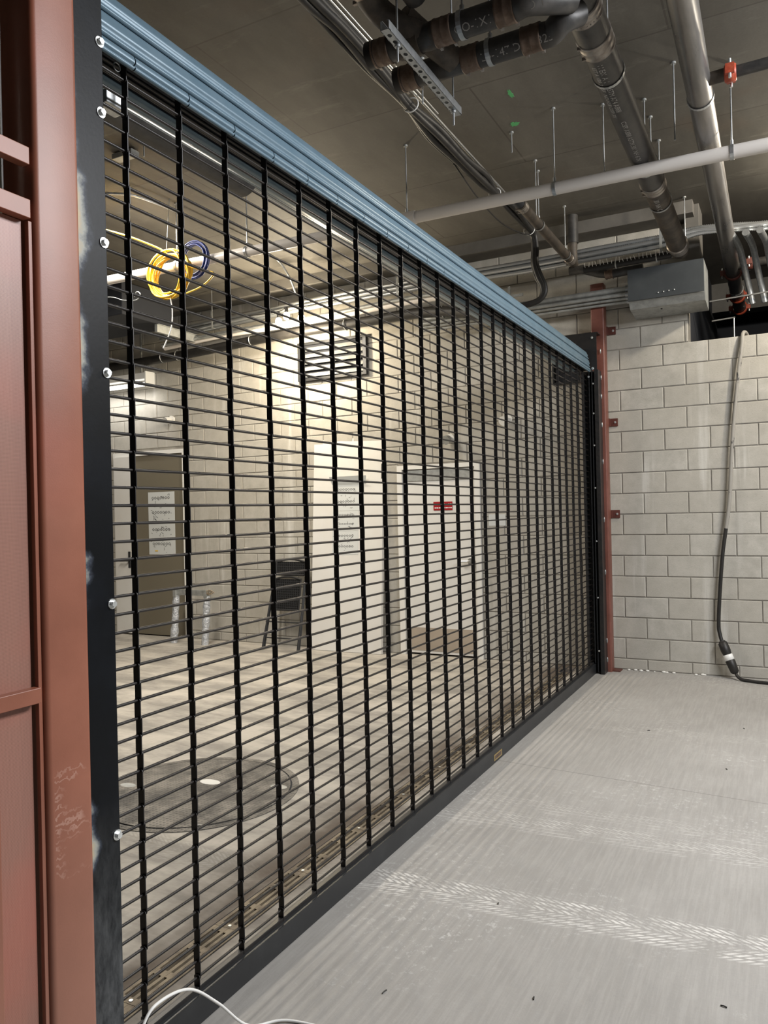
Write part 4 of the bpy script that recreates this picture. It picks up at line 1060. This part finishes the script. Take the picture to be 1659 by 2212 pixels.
# right: pale elbows into the opening
g1 = 'pale bent conduits dropping into the opening at the right edge'
wc = None
for i, x in enumerate((-.315, -.21, -.10)):
    o = MB().tube(spline([(x-.06, 7.2, 3.86), (x-.02, 7.55, 3.85), (x, 7.85, 3.77), (x+.03, 8.0, 3.62), (x+.06, 8.05, 3.45)], 6), .028, 16).build('bent_conduit', M['galv'], label=('first', 'second', 'third')[i]+' pale bent conduit from the left dropping into the opening above the low wall', cat='conduit', group=g1)
g = MB(); g.cyl((-.62, 7.95, 3.50), (-.05, 7.95, 3.52), .009, 8); g.cyl((-.60, 7.9, 3.30), (-.40, 7.9, 3.31), .008, 8); g.cyl((-.41, 7.9, 3.31), (-.41, 7.9, 3.05), .006, 8)
g.build('conduit_frame', M['emt'], label='thin steel conduits glimpsed in the dark opening behind the grey box', cat='conduit')

# loose ceiling hangers
for i, (x, y, z0, lb) in enumerate(((-1.056, 5.345, 3.84, 'bare threaded rod dropping from the ceiling left of the big black pipe'), (-.80, 5.683, 4.02, 'short threaded rod beside the big black pipe just past the white pipe'),
        (-.57, 5.063, 3.82, 'long threaded rod right of the big black pipe'), (-.757, 7.306, 3.95, 'threaded rod near the back wall above the grey box'), (-4.06, 4.145, 4.17, 'short threaded rod behind the gate near its top left corner'),
        (-1.718, 5.40, 4.15, 'short rusty rod stub near the green paint mark'))):
    rod_hanger(x, y, z0, lb)
# green paint marks on the ceiling
for i, (x, y, s_, lb) in enumerate(((-1.66, 5.30, .035, 'round green paint mark on the ceiling by the rod stub'), (-1.56, 4.90, .035, 'smeared green paint streak on the ceiling above the white pipe'))):
    g = MB(); n = 22; rr = random.Random(i)
    ring = [(x+s_*math.cos(2*PI*k/n)*rr.uniform(.5, 1.1)*(1 if i == 0 else .5), y+s_*math.sin(2*PI*k/n)*rr.uniform(.5, 1.1)*(1 if i == 0 else 2), H-.0012) for k in range(n)]
    top = [(a, b2, H) for a, b2, c in ring]
    g.add(ring+top, [tuple(range(n)), tuple(reversed(range(n, 2*n)))]+[(k, (k+1) % n, n+(k+1) % n, n+k) for k in range(n)])
    g.build('paint_mark', M['green'], label=lb, cat='paint mark')

# ---------------- overhead behind the gate
MB().tube(spline([(-6.6, 4.2, 4.2), (-5.4, 4.35, 4.22), (-4.85, 4.6, 4.235), (-4.70, 4.9, 4.235), (-4.66, 5.75, 4.235), (-4.64, 6.5, 4.23), (-4.62, 6.75, 4.1), (-4.66, 6.95, 3.96)], 8), .011, 10).build('armored_cable', M['galv'], label='thin silvery armored cable crossing the ceiling behind the gate above the yellow coil', cat='cable')
MB().cyl((-2.90, 1.8, 3.60), (-2.90, 7.6, 3.60), .012, 12).build('steel_conduit', M['emt'], label='bright straight conduit running back behind the gate just below the coil slats', cat='conduit')
MB().cyl((-3.45, 1.8, 4.24), (-3.45, 7.3, 4.24), .010, 12).build('steel_conduit', M['emt'], label='slim conduit fixed to the ceiling behind the gate, above the yellow coil', cat='conduit')
# coils
yc_ = thing('cable_coil', (-4.57, 4.92, 3.6), 'hanging coil of yellow cable behind the gate', 'cable')
g = MB(); rr = random.Random(5)
for i in range(12):
    rx_, rz_ = .185+rr.uniform(-.035, .035), .19+rr.uniform(-.03, .025); ox, oz = rr.uniform(-.02, .02), rr.uniform(-.015, .02); oy = rr.uniform(-.03, .03)
    g.tube([(-4.575+ox+rx_*math.cos(a), 4.93+oy+.02*math.sin(2*a+i), 3.60+oz+rz_*math.sin(a)) for a in [2*PI*k/36 for k in range(36)]], .0075, 8, closed=True)
g.build('coil_loops', M['yellow'], yc_)
MB().tube(spline([(-4.39, 4.93, 3.66), (-4.20, 4.93, 3.58), (-4.10, 4.93, 3.54), (-4.22, 4.93, 3.46), (-4.42, 4.93, 3.42)], 6), .0075, 8).build('loose_loop', M['yellow'], yc_)
MB().tube(spline([(-6.3, 4.3, 4.22), (-5.5, 4.5, 4.12), (-5.0, 4.75, 3.99), (-4.72, 4.9, 3.87), (-4.60, 4.93, 3.80)], 6), .0075, 8).build('lead', M['yellow'], yc_)
MB().cyl((-4.60, 4.93, 3.80), (-4.64, 5.02, H-.001), .003, 6).build('hanging_wire', M['galvd'], yc_)
MB().tube(spline([(-4.57, 4.93, 3.42), (-4.55, 4.93, 3.3), (-4.57, 4.93, 3.15), (-4.66, 4.93, 3.0)], 6), .005, 8).build('white_tail', M['white'], yc_)
bc_ = thing('cable_coil', (-4.36, 5.0, 3.8), 'hanging coil of blue cable partly behind the yellow coil', 'cable')
g = MB()
for i in range(9):
    r_ = .135+rr.uniform(-.022, .022); oy = rr.uniform(-.02, .02)
    g.tube([(-4.42+rr.uniform(-.003, .003)+r_*math.cos(a), 5.06+oy, 3.745+r_*math.sin(a)) for a in [2*PI*k/30 for k in range(30)]], .006, 8, closed=True)
g.build('coil_loops', M['blue'], bc_)
MB().tube(spline([(-5.9, 4.85, 3.50), (-5.3, 4.9, 3.52), (-5.1, 4.92, 3.47), (-4.95, 4.92, 3.45), (-4.90, 4.92, 3.49), (-4.94, 4.92, 3.52), (-4.97, 4.92, 3.48)], 6), .004, 6).build('loose_wire', M['galv'], label='loose thin wire with a curled end left of the yellow coil', cat='wire')
# dark duct / drop
dk = MB().box(-9.0, -6.45, 6.2, 7.0, 3.82, 4.19, .01).build('air_duct', M['dark'], label='dark rectangular duct hung below the ceiling at the far left behind the gate', cat='duct')
# tray supporting conduits
tr_ = MB(); tr_.box(-6.42, -6.38, 6.66, 7.36, 3.705, 3.790); tr_.box(-6.42, -6.36, 6.66, 7.36, 3.790, 3.795); tr_.build('strut_trapeze', M['galvd'], label='pale strut crosspiece under the flexible conduits left of the bulbs', cat='strut')
# dark insulated pipe along the wall and pale conduits above it
ip = thing('insulated_pipe', (-5, 7.4, 3.6), 'long dark pipe in clamps along the wall top behind the gate', 'pipe')
MB().tube(spline([(-9.0, 7.40, 3.56), (-7.8, 7.40, 3.58), (-6.6, 7.40, 3.60), (-5.2, 7.40, 3.655), (-4.15, 7.40, 3.66), (-3.45, 7.38, 3.66), (-3.0, 7.30, 3.60), (-2.65, 7.22, 3.50), (-2.5, 7.2, 3.42)], 8), .055, 18).build('pipe_run', M['cable'], ip)
for x in (-7.0, -6.75, -5.6, -4.3, -3.6, -3.1):
    g = MB(); zc_ = 3.60 if x < -6 else (3.645 if x < -5 else 3.66)
    if x > -3.2: zc_ = 3.62
    pts = [(x, 7.395-(.06 if x > -3.2 else 0)+.060*math.cos(a), zc_+.060*math.sin(a)) for a in [2*PI*i/18 for i in range(18)]]; g.tube(pts, .006, 6, closed=True); g.build('pipe_clamp', M['galv'], ip)
for i, (y, z, r, lb) in enumerate(((7.28, 3.76, .016, 'thin pale conduit above the dark wall pipe, nearest the bulbs'), (7.34, 3.79, .014, 'second thin conduit above the dark wall pipe'), (7.33, 3.735, .030, 'thick pale conduit lit brightly above the dark wall pipe'))):
    MB().tube(spline([(-6.9, y, z-.04), (-6.0, y, z-.02+.01*i), (-5.2, y, z), (-4.4, y, z+.01), (-3.7, y, z+.035), (-3.2, y-.02, z+.03), (-2.85, y-.05, z-.02)], 7), r, 12).build('wall_conduit', M['galvd'] if i < 2 else M['pvc'], label=lb, cat='conduit', group='conduits above the dark wall pipe')
# recessed lamp & small fixture on ceiling seen top left
MB().box(-4.42, -4.22, 4.18, 4.26, 4.25, 4.29, .004).build('ceiling_bracket', M['galvd'], label='small pale bracket on the ceiling near the top left corner of the gate', cat='bracket')
